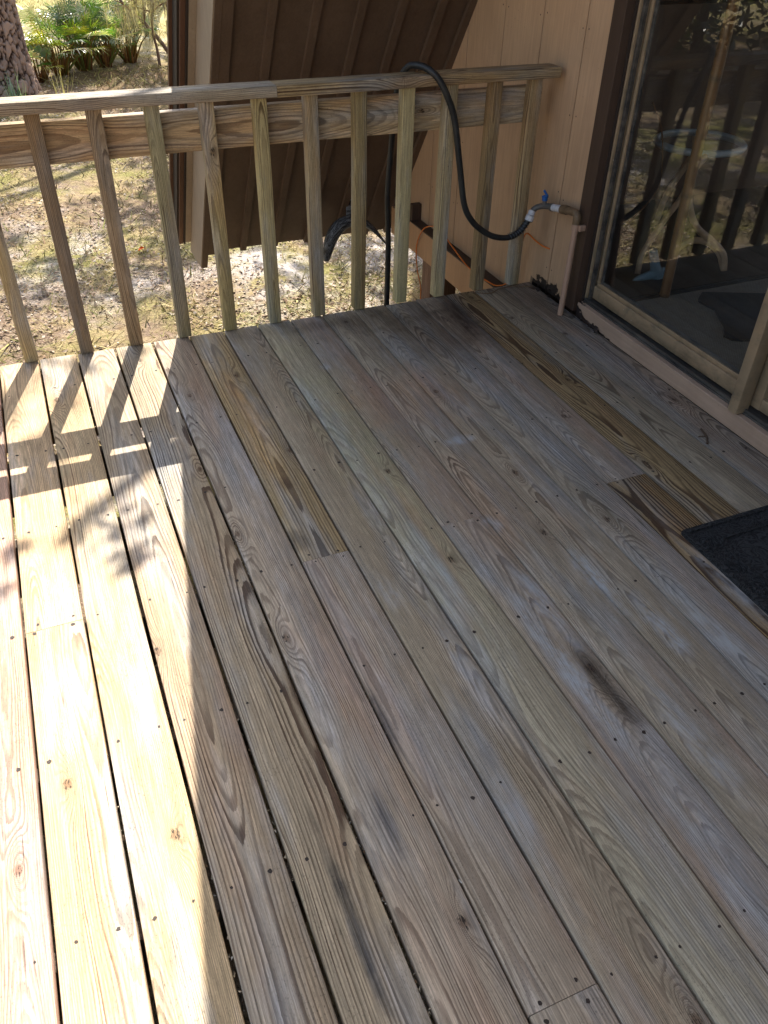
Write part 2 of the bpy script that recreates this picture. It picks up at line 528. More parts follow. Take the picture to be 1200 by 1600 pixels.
# ------------------------------------------------------------------ GROUND
GZ = -0.9
N = NT('ground')
g = N.geo()
X, Y, Z = N.xyz(g)[:3]
n1 = N.noise(g, .55, 5., .6)
n2 = N.noise(N.vm('ADD', g, (9, 4, 0)), 2.6, 6., .68)
n3 = N.noise(N.vm('ADD', g, (3, 14, 0)), 13., 5., .7)
n4 = N.noise(N.vm('ADD', g, (13, 4, 0)), 60., 4., .7)
straw = N.mix(N.mr(n3, .35, .65), lin(112, 92, 68), lin(176, 156, 118))
litter = N.mix(N.mr(n4, .35, .65), lin(92, 74, 62), lin(156, 136, 116))
green = N.mix(N.mr(n4, .35, .65), lin(92, 92, 52), lin(158, 148, 92))
sand = N.mix(N.mr(n4, .3, .7), lin(156, 146, 136), lin(206, 196, 188))
c = N.mix(N.mr(n2, .42, .58), straw, litter)
c = N.mix(N.mr(N.noise(N.vm('ADD', g, (40, 4, 0)), .9, 5., .65), .48, .62), c, green)
pale = N.m('MULTIPLY', N.mr(n1, .47, .60), N.mr(n2, .44, .58))
c = N.mix(N.m('MULTIPLY', pale, N.mr(Y, 16., 24., 1., .2)), c, sand)
far = N.mr(Y, 13., 19., 0., 1.)
farc = N.mix(N.mr(n3, .3, .7), lin(150, 140, 84), lin(186, 174, 118))
c = N.mix(N.m('MULTIPLY', far, .8), c, farc)
mulch = N.m('MULTIPLY', N.mr(N.m('ABSOLUTE', N.m('SUBTRACT', Y, 12.6)), .6, 2.4, 1., 0., True), N.mr(n2, .35, .5))
c = N.mix(N.m('MULTIPLY', mulch, .8), c, N.mix(n3, lin(84, 66, 48), lin(140, 116, 84)))
hh = N.m('ADD', n3, N.m('MULTIPLY', n4, .6))
M_ground = N.finish(c, .95, hh, .9, .03, spec=.1)

def ground_h(x, y):
    return GZ + .05 * mn.noise(Vector((x * .35, y * .35, 3.))) + .02 * mn.noise(Vector((x * 1.7, y * 1.7, 1.)))

gm = MB()
xs = np.concatenate([np.linspace(-150, -12, 12), np.linspace(-10, 14, 97), np.linspace(16, 150, 12)])
ys = np.concatenate([np.linspace(-150, -8, 12), np.linspace(-6, 26, 129), np.linspace(30, 170, 14)])
V = [(x, y, ground_h(x, y)) for y in ys for x in xs]
nx = len(xs)
F = [(j * nx + i, j * nx + i + 1, (j + 1) * nx + i + 1, (j + 1) * nx + i) for j in range(len(ys) - 1) for i in range(nx - 1)]
gm.add(V, F)
tag(gm.build('ground', M_ground, smooth=True, attrs=False), 'sandy yard of dry grass and leaf litter below the deck', kind='structure')

# ------------------------------------------------------------------ DECK
deck = empty('deck', (0, 0, 0), 'weathered grey-brown timber deck with long gapped boards and a sunlit strip on its left side', 'deck')
gaps = {1: -.2711, 2: -.1259, 3: .0139, 4: .1572, 5: .3022, 6: .4504, 7: .5919, 8: .7361, 9: .8783, 10: 1.0185, 11: 1.1648, 12: 1.3104, 13: 1.4568, 14: 1.6073}
gaps[15] = 1.752; gaps[16] = 1.897; gaps[17] = 2.045
for k in range(0, -14, -1): gaps[k] = gaps[k + 1] - .1448
D = 3.052
JY = 1.593
# board tones (sRGB of the pale wood) and ring contrast, read from the photograph
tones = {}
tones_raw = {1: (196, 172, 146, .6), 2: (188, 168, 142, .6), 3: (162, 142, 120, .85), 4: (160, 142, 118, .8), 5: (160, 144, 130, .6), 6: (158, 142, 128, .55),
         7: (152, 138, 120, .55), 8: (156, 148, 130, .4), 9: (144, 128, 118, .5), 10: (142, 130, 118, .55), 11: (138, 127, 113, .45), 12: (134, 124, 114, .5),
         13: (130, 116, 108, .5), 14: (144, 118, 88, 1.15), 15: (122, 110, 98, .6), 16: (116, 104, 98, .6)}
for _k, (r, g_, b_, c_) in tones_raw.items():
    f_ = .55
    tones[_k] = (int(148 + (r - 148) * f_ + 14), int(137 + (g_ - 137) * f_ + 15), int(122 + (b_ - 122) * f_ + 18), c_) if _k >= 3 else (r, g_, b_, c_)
mb = MB()
brng = random.Random(21)
for k in range(-13, 17):
    x0, x1 = gaps[k], gaps[k + 1]
    gw = .0078 if k <= 5 else (.006 if k <= 8 else .004)
    gw2 = .0078 if k + 1 <= 5 else (.006 if k + 1 <= 8 else .004)
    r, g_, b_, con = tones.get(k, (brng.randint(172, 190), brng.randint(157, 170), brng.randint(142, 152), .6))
    joints = {1: [JY], 6: [JY, .378], 9: [JY], 13: [JY], 3: [-.03], 5: [-.85], 11: [-.44]}.get(k, [JY - .4057 * brng.randint(4, 9)])
    ends = [-1.9] + sorted(joints) + [D + brng.uniform(-.007, .006)]
    for i in range(len(ends) - 1):
        a, b = ends[i], ends[i + 1]
        rr, gg, bb, cc = r, g_, b_, con
        pitch = brng.uniform(.024, .044)
        if k == 6 and i == 2: rr, gg, bb, cc, pitch = 164, 146, 118, .75, .055
        if k == 13 and i == 0: rr, gg, bb, cc, pitch = 140, 118, 90, 1.9, .06
        if k == 14: rr, gg, bb, cc, pitch = 146, 127, 100, 1.7, .055
        if k in (3, 4): pitch = .055
        if k == 5: pitch = .035
        if k == 8: pitch = .05
        seed = {3: .334, 4: .712, 14: .155}.get(k, brng.random())
        if k == 6 and i == 2: seed = .47; pitch = .07
        sc = 1.0
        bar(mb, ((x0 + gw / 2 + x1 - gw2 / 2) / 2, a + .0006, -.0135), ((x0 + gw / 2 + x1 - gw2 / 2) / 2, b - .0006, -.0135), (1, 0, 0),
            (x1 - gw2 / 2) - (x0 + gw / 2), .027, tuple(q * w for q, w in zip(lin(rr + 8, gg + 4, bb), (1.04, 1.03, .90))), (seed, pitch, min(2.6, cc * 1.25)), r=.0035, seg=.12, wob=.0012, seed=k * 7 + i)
# screws along every joist line
srng = random.Random(5)
jl = [JY + .4057 * i for i in range(-8, 4)]
for k in range(-3, 17):
    for j in jl:
        if j > 3.0: continue
        yy = [j]
        jt = {1: [JY], 6: [JY, .378], 9: [JY], 13: [JY]}.get(k, [])
        if any(abs(j - q) < .02 for q in jt): yy = [j - .014, j + .014]
        for y0 in yy:
            for fx in (.22, .78):
                cx = gaps[k] + (gaps[k + 1] - gaps[k]) * fx + srng.uniform(-.009, .009)
                cy = y0 + srng.uniform(-.007, .007)
                if srng.random() < .08: continue
                rr = srng.uniform(.0028, .0050)
                z = .0008
                n = 9
                V = [(cx + rr * math.cos(t * 2 * math.pi / n) * srng.uniform(.6, 1.3), cy + rr * math.sin(t * 2 * math.pi / n) * srng.uniform(.8, 1.25), z) for t in range(n)]
                mb.add(V, [tuple(range(n))], mi=1)
mb.build('decking', [M_deck, M_screw], deck, smooth=35)
joist_src = None
for j in jl:
    if j > 3.0: continue
    m2 = MB(); bar(m2, (-2.15, j, -.125), (2.03, j, -.125), (0, 0, 1), .19, .038, lin(96, 84, 70), seg=.5)
    m2.build('joist', M_plain, deck)
m2 = MB(); bar(m2, (-2.15, 3.028, -.125), (2.03, 3.028, -.125), (0, 0, 1), .19, .036, lin(110, 98, 80), seg=.5)
m2.build('rim_joist', M_plain, deck)
m2 = MB(); bar(m2, (-2.17, -1.9, -.125), (-2.17, 3.04, -.125), (0, 0, 1), .19, .036, lin(110, 98, 80), seg=.5)
m2.build('rim_joist', M_plain, deck)
for (px, py) in ((-2.0, 2.88), (.1, 2.88), (-2.0, .6), (.1, .6), (1.95, .6)):
    m2 = MB(); bar(m2, (px, py, -.95), (px, py, -.222), (1, 0, 0), .09, .09, lin(120, 104, 80)); m2.build('deck_post', M_plain, deck)

mb = MB()
gr_ = random.Random(91)
for i in range(900):
    k = gr_.choice([2, 3, 4, 4, 5, 5, 5, 6, 6, 7])
    y = gr_.uniform(.2, 3.0)
    if mn.noise(Vector((k * 5.3, y * 2.2, 0))) < .12: continue
    x = gaps[k] + gr_.uniform(-.003, .003); z = gr_.uniform(-.016, -.003); q = gr_.uniform(.0015, .0042)
    V = [(x + gr_.uniform(-q, q), y + gr_.uniform(-q, q) * 1.5, z + gr_.uniform(-q, q)) for _ in range(4)]
    mb.add(V, [(0, 1, 2), (0, 2, 3), (0, 1, 3), (1, 2, 3)], None, lin(*gr_.choice([(190, 176, 150), (120, 96, 70), (90, 74, 58), (150, 140, 120), (210, 200, 180)])))
GAPBITS = mb
# ------------------------------------------------------------------ RAILING
rail = empty('railing', (.8, 3.05, 0), 'weathered timber deck railing of square balusters under a flat top rail', 'railing')
xb = [-.1539, .0506, .2440, .4338, .6205, .8100, 1.0037, 1.1909, 1.3870, 1.5697, 1.7658, 1.946]
xb = [-.1539 - .197 * i for i in range(9, 0, -1)] + xb
btn = {0: (170, 152, 116), 1: (132, 112, 88), 2: (146, 128, 106), 3: (150, 144, 116), 4: (168, 152, 112), 5: (172, 160, 122), 6: (160, 144, 116), 7: (152, 138, 104),
       8: (176, 166, 132), 9: (172, 158, 128), 10: (142, 122, 92), 11: (164, 146, 116)}
rr_ = random.Random(3)
for i, x in enumerate(xb):
    m2 = MB()
    t = btn.get(i - 9, (160, 144, 112))
    lean = rr_.uniform(-.004, .004)
    W = .049
    bar(m2, (x + lean, 3.061, .006), (x, 3.061, .862), (1, 0, 0), W, .046, tuple(q * w for q, w in zip(lin(*t), (1.22, 1.14, 1.0))), (rr_.random(), rr_.uniform(.03, .06), rr_.uniform(.6, 1.)), r=.0025, seg=.05, wob=.0028)
    m2.build('baluster', M_rail, rail, smooth=30)
m2 = MB(); bar(m2, (-2.17, 3.046, .881), (.862, 3.046, .882), (0, 1, 0), .094, .038, lin(168, 154, 130), (.23, .05, .8), r=.004, seg=.1, wob=.002)
bar(m2, (.8635, 3.045, .882), (2.02, 3.045, .883), (0, 1, 0), .094, .038, lin(170, 146, 106), (.71, .055, .95), r=.004, seg=.1, wob=.002)
m2.build('top_rail', M_rail, rail, smooth=30)
m2 = MB(); bar(m2, (-2.17, 3.104, .753), (2.0, 3.104, .757), (0, 0, 1), .136, .038, lin(190, 163, 124), (.58, .045, .7), r=.005, seg=.1, wob=.0015)
m2.build('mid_rail', M_rail, rail, smooth=30)
m2 = MB(); bar(m2, (-2.125, 3.03, -.9), (-2.125, 3.03, .862), (1, 0, 0), .085, .05, lin(150, 130, 100)); m2.build('rail_post', M_rail, rail)

# ------------------------------------------------------------------ HOUSE
house = empty('house', (2.05, 1.0, GZ), 'tan and brown A-frame house wall with a sliding glass door beside the deck', 'house')
TH = math.atan(1.44); ST, CT = math.sin(TH), math.cos(TH)
YE, ZE = 4.745, -.313
RY = 0.95                         # ridge line y
def RP(x, s, p): return (x, YE - s * CT + p * ST, ZE + s * ST + p * CT)
def soffit_z(y): return ZE + 1.44 * (YE - y)
SL = (YE - RY) / CT               # slope length to ridge
WX = 2.05
# siding strips with recessed grooves
mb = MB()
edges = [2.745, 2.918, 3.219, 3.525, 3.851, 4.162, 4.47, 4.78]
wr = random.Random(8)
for i in range(len(edges) - 1):
    a, b = edges[i] + .003, edges[i + 1] - .003
    zb = (.035 if a < 3.02 else -.102)
    zt1, zt2 = soffit_z(a), max(soffit_z(b), zb + .001)
    bot = []
    if a < 3.1 and zb > 0:
        n = 26
        for q in range(n + 1):
            yy = a + (b - a) * q / n
            zz = (.022 + .018 * mn.noise(Vector((yy * 9, 1.5, 0))) + .016 * mn.noise(Vector((yy * 41, 4, 0)))) if yy < 3.06 else -.1
            bot.append((yy, max(zz, .006) if yy < 3.06 else -.1))
    else:
        if soffit_z(b) < zb: b = YE - (zb - ZE) / 1.44; zt2 = zb + .001
        bot = [(a, zb), (b, zb)]
    prism(mb, bot + [(b, zt2), (a, zt1)], WX, WX + .013)
# above the door and the far side of the gable
top = soffit_z(2.745)
edge2 = [2.745 - .3048 * i for i in range(0, 14)]
for i in range(len(edge2) - 1):
    b, a = edge2[i] - .003, edge2[i + 1] + .003
    def zt(y): return soffit_z(y) if y > RY else soffit_z(2 * RY - y)
    lo = 2.12 if a > .80 else .02
    if a <= .80 < b: lo = 2.12
    pts = [(a, lo), (b, lo), (b, zt(b))]
    if a < RY < b: pts.append((RY, zt(RY)))
    pts.append((a, zt(a)))
    if zt(a) > lo + .02: prism(mb, pts, WX, WX + .013)
mb.build('siding', M_wall, house)
mb = MB()
for i in range(1, 6):
    yb = edges[i]
    for z in np.arange(.12, 2.4, .31):
        for dy in (-.022, .022):
            if z < soffit_z(yb + dy) - .05:
                zc = float(z) + wr.uniform(-.012, .012); yc = yb + dy + wr.uniform(-.004, .004)
                V = [(WX - .0006, yc + .0032 * math.cos(t), zc + .0032 * math.sin(t)) for t in np.linspace(0, 6.283, 9)[:-1]]
                mb.add(V, [tuple(range(8))])
mb.build('nail_head', M_dark, house)['kind'] = 'stuff'
# dark sheathing seen in the grooves and the rotted foot
mb = MB()
prism(mb, [(2.66, .0), (3.055, .0), (3.055, -.27), (4.71, -.27), (2.66, soffit_z(2.66))], WX + .0135, WX + .09)
prism(mb, [(-1.2, 2.1), (2.66, 2.1), (2.66, soffit_z(2.66)), (RY, soffit_z(RY)), (-.9, soffit_z(2 * RY + .9))], WX + .0135, WX + .09)
prism(mb, [(-2.6, -.2), (.78, -.2), (.78, 2.1), (-.9, 2.1)], WX + .0135, WX + .09)
mb.build('sheathing', M_dark, house)
# skirt board below the siding, with its ledge
mb = MB()
box(mb, (1.995, 2.90, -.275), (WX + .013, 4.57, -.112), bev=.003)
mb.build('skirt_board', M_skirt, house)
mb = MB()
box(mb, (1.985, 3.07, -.1105), (WX - .001, 4.49, -.1025), bev=.002)
box(mb, (1.99, 4.262, -.101), (WX - .001, 4.30, -.012), bev=.003)
mb.build('ledge_strip', M_trim, house)
# pier post and dark crawl space
mb = MB()
box(mb, (2.11, 4.22, -1.0), (2.17, 4.34, -.276), lin(150, 118, 98), bev=.004)
bar(mb, (2.235, 4.285, -1.0), (2.235, 4.285, -.276), (1, 0, 0), .125, .11, lin(122, 88, 64), (.6, .05, .7), r=.004)
mb.build('pier_post', M_plain, house)
mb = MB()
box(mb, (2.6, -2.6, -1.0), (2.7, 4.0, -.05))
box(mb, (2.5, 3.3, -1.0), (2.6, 3.75, -.276))
mb.build('foundation_wall', M_dark, house)
mb = MB(); box(mb, (2.141, -2.6, -.2), (6.5, 4.5, -.02)); mb.build('floor_frame', M_dark, house)

# roof : soffit sheet, battens, rake boards, metal edge, roofing. Both slopes.
def slope_box(mb, x0, x1, s0, s1, p0, p1, mirror=False, level_cut=False):
    V = []
    for x in (x0, x1):
        for (s, p) in ((s0, p0), (s1, p0), (s1, p1), (s0, p1)):
            v = list(RP(x, s, p))
            if level_cut and s == s0 and p == p1:
                # bottom cut level with the ground
                base = RP(x, s0, p0)
                ss = s0 - (p1 - p0) * CT / ST
                v = list(RP(x, ss, p))
            if mirror: v[1] = 2 * RY - v[1]
            V.append(tuple(v))
    F = [(0, 1, 2, 3), (7, 6, 5, 4), (0, 4, 5, 1), (1, 5, 6, 2), (2, 6, 7, 3), (3, 7, 4, 0)]
    mb.add(V, F)
for mir in (False, True):
    mb = MB()
    slope_box(mb, .879, 6.8, 0, SL, .0, .018, mir)
    mb.build('soffit', M_soffit, house)
    mb = MB()
    rr2 = random.Random(4)
    for x in (.905, 1.095, 1.292, 1.498, 1.69, 1.885, 2.035):
        w = .020 if x > .91 else .026
        w = .02 if x > 2 else w
        slope_box(mb, x - w, x + w * .8, -.004, SL - .02, -.022, -.001, mir)
    mb.build('soffit_batten', M_soffit, house)
    mb = MB()
    slope_box(mb, .84, .846, -.131, SL - .01, -.018, .232, mir, True)
    mb.build('rake_board', M_tan, house)
    mb = MB()
    slope_box(mb, .8463, .878, -.128, SL - .01, -.024, .231, mir, True)
    mb.build('rake_backing', M_soffit, house)
    mb = MB()
    slope_box(mb, .806, .839, -.20, SL, .222, .262, mir)
    mb.build('rake_trim', M_tan, house)
    mb = MB()
    slope_box(mb, .796, .8055, -.22, SL, .225, .30, mir)
    slope_box(mb, .762, .772, -.25, SL, .262, .345, mir)
    mb.build('rake_flashing', M_dark, house)
    mb = MB()
    slope_box(mb, .7725, .7955, -.235, SL, .240, .315, mir)
    mb.build('drip_edge', M_brown, house)
    mb = MB()
    slope_box(mb, .745, 6.9, -.26, SL + .05, .346, .372, mir)
    for i in range(30):
        x = .76 + i * .205
        slope_box(mb, x, x + .03, -.26, SL + .04, .3725, .394, mir)
    mb.build('metal_roofing', M_brown, house)
    mb = MB()
    slope_box(mb, .879, 6.8, -.02, SL, .0185, .345, mir)
    mb.build('roof_core', M_brown, house)

# --- door trim, sill
mb = MB()
box(mb, (2.028, 2.672, .022), (2.12, 2.744, 2.2), bev=.002)
box(mb, (2.028, .78, 2.03), (2.12, 2.671, 2.12), bev=.002)
box(mb, (2.028, .78, .075), (2.12, .85, 2.029), bev=.002)
mb.build('door_trim', M_trim, house)
mb = MB()
box(mb, (2.040, -2.4, .001), (2.16, 2.66, .066), bev=.003)
mb.build('sill_board', M_sill, house)
mb = MB()
vr = random.Random(77)
for i in range(24):            # rotted chunks and crumbs at the foot of the trim
    y = 2.44 + vr.random() * .56; s = vr.uniform(.006, .022)
    x = 2.028 + vr.uniform(-.012, .014); z = vr.uniform(.0, .02)
    V = [(x + vr.uniform(-s, s) * .6, y + vr.uniform(-s, s), z + vr.uniform(-.2, 1.) * s) for _ in range(5)]
    mb.add(V, [(0, 1, 2), (0, 2, 3), (1, 3, 4), (0, 1, 4), (2, 3, 4)], None, (.05, .03, .02))
mb.build('rotten_wood', M_dark, house)['kind'] = 'stuff'

# --- sliding door
N = NT('door_aluminium')
g = N.geo()
n = N.noise(N.vm('MULTIPLY', g, (8., 3., 8.)), 1., 5., .65)
n2 = N.noise(N.vm('MULTIPLY', g, (1., 5., 30.)), 1., 4., .6)
c = N.mix(N.mr(n, .35, .7), lin(168, 142, 112), lin(140, 124, 100))
c = N.mix(N.m('MULTIPLY', N.mr(N.noise(g, 14., 5., .6), .56, .74), .6), c, lin(80, 78, 66))
c = N.mix(N.m('MULTIPLY', N.mr(N.noise(N.vm('MULTIPLY', g, (12., 5., 12.)), 1., 6., .7), .48, .66), N.mr(N.xyz(g)[2], .07, .20, .75, .15)), c, lin(70, 66, 54))
spk = N.m('MULTIPLY', N.mr(N.vor(g, 30., 'F1', 1.), .035, .06, 1., 0.), N.m('GREATER_THAN', N.noise(g, 9.), .52))
c = N.mix(spk, c, lin(210, 210, 205))
M_alu = N.finish(c, .42, n, .15, .001, .25, .5)
N = NT('door_track_metal')
g = N.geo()
n = N.noise(N.vm('MULTIPLY', g, (20., 6., 20.)), 1., 5., .65)
M_track = N.finish(N.mix(N.mr(n, .35, .65), lin(58, 58, 60), lin(108, 104, 98)), .38, n, .2, .001, .5)
N = NT('glass')
fr = N.n('Fresnel')
bf = N.n('NewGeometry').outputs['Backfacing']
N.put(fr.inputs[0], N.mr(bf, 0., 1., 1.52, 1 / 1.52))
tr = N.n('BsdfTransparent'); tr.inputs[0].default_value = (.94, .96, .955, 1)
gl = N.n('BsdfAnisotropic'); gl.inputs['Roughness'].default_value = .0
gl.inputs[0].default_value = (1, 1, 1, 1)
mx = N.n('MixShader')
N.t.links.new(fr.outputs[0], mx.inputs[0]); N.t.links.new(tr.outputs[0], mx.inputs[1]); N.t.links.new(gl.outputs[0], mx.inputs[2])
# thin film of dust and streaks on the pane
df = N.n('BsdfDiffuse'); df.inputs[0].default_value = (*lin(170, 165, 155), 1)
g = N.geo()
du = N.m('MULTIPLY', N.mr(N.noise(N.vm('MULTIPLY', g, (3., 9., 1.6)), 1., 6., .7), .45, .8), .018)
drip = N.m('MULTIPLY', N.mr(N.noise(N.vm('MULTIPLY', g, (1., 60., 1.)), 1., 2., .6), .70, .74), .015)
mx2 = N.n('MixShader')
N.put(mx2.inputs[0], N.m('ADD', N.m('ADD', du, drip), .003))
N.t.links.new(mx.outputs[0], mx2.inputs[1]); N.t.links.new(df.outputs[0], mx2.inputs[2])
N.t.links.new(mx2.outputs[0], N.out.inputs[0])
M_glass = N.mat

door = bpy.data.objects.new('sliding_door', None); COL.objects.link(door); door.parent = house
door.location = Vector((2.09, 2.2, .067)) - house.location
mb = MB()
mb2 = MB()
# outer jamb + track layers
box(mb2, (2.062, .86, .0665), (2.158, 2.655, .074))
box(mb2, (2.066, .86, .0745), (2.074, 2.655, .084))
mb2.build('track', M_track, door)
box(mb, (2.070, 2.652, .0745), (2.120, 2.671, 2.03), bev=.002)
# fixed panel: stile, bottom rail and glazing beads
box(mb, (2.092, 1.70, .085), (2.122, 2.636, .140), bev=.005)
box(mb, (2.100, 1.70, .1405), (2.116, 2.630, .156), bev=.002)
box(mb, (2.098, 2.618, .157), (2.118, 2.632, 2.0), bev=.002)
mb.build('panel_rail', M_alu, door, smooth=30)
mb = MB()
box(mb, (2.080, 2.637, .0745), (2.095, 2.6515, 2.02), bev=.001)
box(mb, (2.104, 2.604, .157), (2.112, 2.617, 2.0), bev=.001)
box(mb, (2.104, 1.70, .1565), (2.112, 2.603, .168), bev=.001)
mb.build('gasket', M_track, door)
mb = MB()
box(mb, (2.030, 1.688, .070), (2.088, 1.733, 2.02), bev=.010)
mb.build('meeting_stile', M_alu, door, smooth=30)
mb = MB()
box(mb, (2.092, 1.655, .092), (2.130, 1.699, 2.02), bev=.004)
box(mb, (2.092, .90, .092), (2.120, 1.654, .135), bev=.004)
mb.build('sliding_stile', M_alu, door, smooth=30)
mb = MB(); box(mb, (2.1065, 1.69, .162), (2.1105, 2.61, 2.01)); mb.build('glass_pane', M_glass, door)
mb = MB(); box(mb, (2.1465, .88, .13), (2.1505, 1.66, 2.01)); mb.build('glass_pane', M_glass, door)
mb = MB(); box(mb, (2.092, .88, 2.0105), (2.152, 2.65, 2.03)); mb.build('head_rail', M_alu, door)

# --- room shell
N = NT('indoor_carpet')
g = N.geo()
wv = N.m('MULTIPLY', N.m('SINE', N.m('MULTIPLY', N.xyz(g)[0], 700.)), N.m('SINE', N.m('MULTIPLY', N.xyz(g)[1], 700.)))
n = N.noise(g, 45., 4., .7)
cc = N.m('ADD', N.mr(wv, -1, 1, 0, .5), N.m('MULTIPLY', n, .5))
M_carpet = N.finish(N.mix(cc, lin(84, 76, 68), lin(150, 138, 124)), .95, cc, .4, .002, spec=.1)
M_room = simple('dark_panelling', lin(96, 70, 54), .6, var=.3, scale=4.)
M_rfloor = simple('dark_floor', lin(52, 44, 38), .5, var=.3, scale=9.)
mb = MB(); box(mb, (2.165, -1.0, -.0195), (6.4, 4.0, .048)); mb.build('room_floor', M_rfloor, house)
mb = MB()
box(mb, (6.3, -1.0, .0485), (6.4, 3.9, .5)); box(mb, (6.3, -1.0, .501), (6.4, -.5, 2.4)); box(mb, (6.3, 2.3, .501), (6.4, 3.2, 2.4)); box(mb, (2.165, -1.1, .0485), (6.29, -1.0, 2.4))  # unseen opening left in the far wall to let sky brighten the room
box(mb, (2.165, 3.72, .0485), (6.29, 3.8, 1.0)); box(mb, (2.145, -1.1, 2.41), (6.4, 3.0, 2.46))
mb.build('room_wall', M_room, house)

# ------------------------------------------------------------------ things indoors
mb = MB()
box(mb, (2.17, 1.0, .049), (3.9, 2.595, .056))
rug = mb.build('rug', M_carpet, attrs=False)
tag(rug, 'grey woven rug on the floor just inside the glass door', 'rug')
M_rub = simple('black_rubber', (.012, .012, .014), .7, var=.3, scale=120.)
mb = MB()
box(mb, (2.17, 2.603, .049), (4.2, 2.612, .060)); box(mb, (2.17, 2.624, .049), (4.2, 2.632, .060))
tag(mb.build('floor_strip', M_rub, attrs=False), 'thin black double floor strip along the rug edge behind the glass', 'floor strip')
mb = MB()
poly = [(2.62, 2.56), (3.4, 2.22), (3.2, 1.9), (2.46, 2.13), (2.425, 2.15), (2.42, 2.19), (2.48, 2.26), (2.55, 2.40), (2.545, 2.50)]
prism(mb, poly[::-1], .0565, .066, axis=2)
tag(mb.build('dark_mat', M_rub, attrs=False), 'dark irregular mat lying on the grey rug inside the door', 'mat')

N = NT('bamboo')
b = N.attr('bco'); t_, a_, r_ = N.xyz(b)[:3]
seg = N.m('FRACT', N.m('MULTIPLY', t_, 2.35))
nb = N.noise(N.cxyz(N.m('MULTIPLY', t_, 2.), N.m('MULTIPLY', a_, 6.), 0), 3., 4., .6)
c = N.mix(N.mr(nb, .3, .7), lin(150, 104, 62), lin(100, 66, 42))
c = N.mix(N.mr(N.m('ABSOLUTE', N.m('SUBTRACT', seg, .5)), .46, .5, 0., .7), c, (.05, .03, .02))
M_bamboo = N.finish(c, .35)
mb = MB()
pp = []
for i in range(121):
    z = .056 + i / 120 * 2.2
    pp.append((2.45 + .0, 2.60 + .02 * (z / .6 if z < .6 else 1) + .0, z))
def prad(t):
    f = (t * 2.2 * 2.35) % 1
    return .0215 + .003 * max(0, 1 - abs(f - .5 + .5 if f < .5 else f - 1) / .03) if False else .0215 + .0025 * math.exp(-((min(f, 1 - f)) / .02) ** 2)
tube(mb, pp, prad, 16, False)
tag(mb.build('bamboo_pole', M_bamboo, smooth=True), 'upright brown bamboo pole standing behind the door glass', 'pole')

M_steel = simple('grey_painted_steel', lin(186, 192, 196), .4, 0., .1)
M_bronze = simple('bronze_tube', lin(196, 156, 122), .5, 0., .15)
tbl = empty('table', (2.9, 3.05, .049), 'round metal-framed table with looping bronze legs behind the door glass', 'table')
mb = MB()
ring = [(2.93 + .20 * math.cos(a), 3.13 + .19 * math.sin(a), .52) for a in np.linspace(0, 2 * math.pi, 49)]
tube(mb, ring, .016, 10, False, caps=False)
mb.build('table_rim', M_steel, tbl, smooth=True)
mb = MB(); prism(mb, [(2.93 + .192 * math.cos(a), 3.13 + .182 * math.sin(a)) for a in np.linspace(0, 2 * math.pi, 41)[:-1]], .523, .529, axis=2)
mb.build('table_top', M_glass, tbl)
def leg(pts, mat, r=.016):
    mb = MB(); tube(mb, pts, r, 10); mb.build('leg', mat, tbl, smooth=True)
leg([(2.50, 2.86, .05), (2.51, 2.87, .13), (2.56, 2.88, .21), (2.63, 2.9, .285), (2.72, 2.93, .36), (2.78, 2.98, .44), (2.80, 3.02, .51)], M_bronze, .014)
leg([(2.82, 2.96, .51), (2.72, 2.9, .47), (2.684, 2.85, .375), (2.744, 2.83, .254), (2.84, 2.80, .18), (2.90, 2.77, .12), (2.91, 2.75, .05)], M_bronze)
leg([(2.74, 2.93, .055), (2.76, 2.93, .10), (2.80, 2.90, .15), (2.86, 2.86, .155), (2.90, 2.80, .12), (2.915, 2.76, .055)], M_bronze)
leg([(3.05, 3.3, .51), (3.12, 3.36, .4), (3.05, 3.4, .2), (3.0, 3.38, .05)], M_bronze)
mb = MB(); tube(mb, [(2.50, 3.0, .745), (2.574, 3.0, .64), (2.62, 3.0, .504), (2.634, 3.0, .392), (2.585, 3.0, .312), (2.481, 3.0, .23)], .0035, 8)
mb2 = MB()
o = mb.build('vine_stem', simple('dry_stem', lin(120, 84, 56), .7), smooth=True)
# lattice ornament
N = NT('lattice_weave')
b = N.attr('bco'); t_, a_, r_ = N.xyz(b)[:3]
u = N.m('ADD', N.m('MULTIPLY', t_, 260.), N.m('MULTIPLY', a_, 4.)); v = N.m('SUBTRACT', N.m('MULTIPLY', t_, 260.), N.m('MULTIPLY', a_, 4.))
la = N.m('MAXIMUM', N.m('ABSOLUTE', N.m('SINE', u)), N.m('ABSOLUTE', N.m('SINE', v)))
M_lat = N.finish(N.mix(N.mr(la, .7, .97), lin(50, 70, 80), lin(150, 176, 186)), .5, la, .5, .002)
mb = MB()
tube(mb, [(2.506, 2.8, .185), (2.515, 2.8, .16), (2.53, 2.8, .125), (2.545, 2.8, .09), (2.555, 2.8, .065), (2.56, 2.8, .05)],
     lambda t: .017 + .012 * t + .012 * max(0, t - .6), 16)
tube(mb, [(2.600, 2.795, .062), (2.57, 2.795, .068), (2.54, 2.797, .066), (2.50, 2.80, .060), (2.46, 2.80, .055), (2.43, 2.80, .051)],
     lambda t: .026 * (1 - t) ** .6 + .003, 16)
tag(mb.build('ornament', M_lat, smooth=True), 'pale blue lattice-patterned boot-shaped ornament on the dark floor behind the glass', 'ornament')
tag(o, 'thin curved brown dry stem arching behind the left side of the glass', 'dry stem')

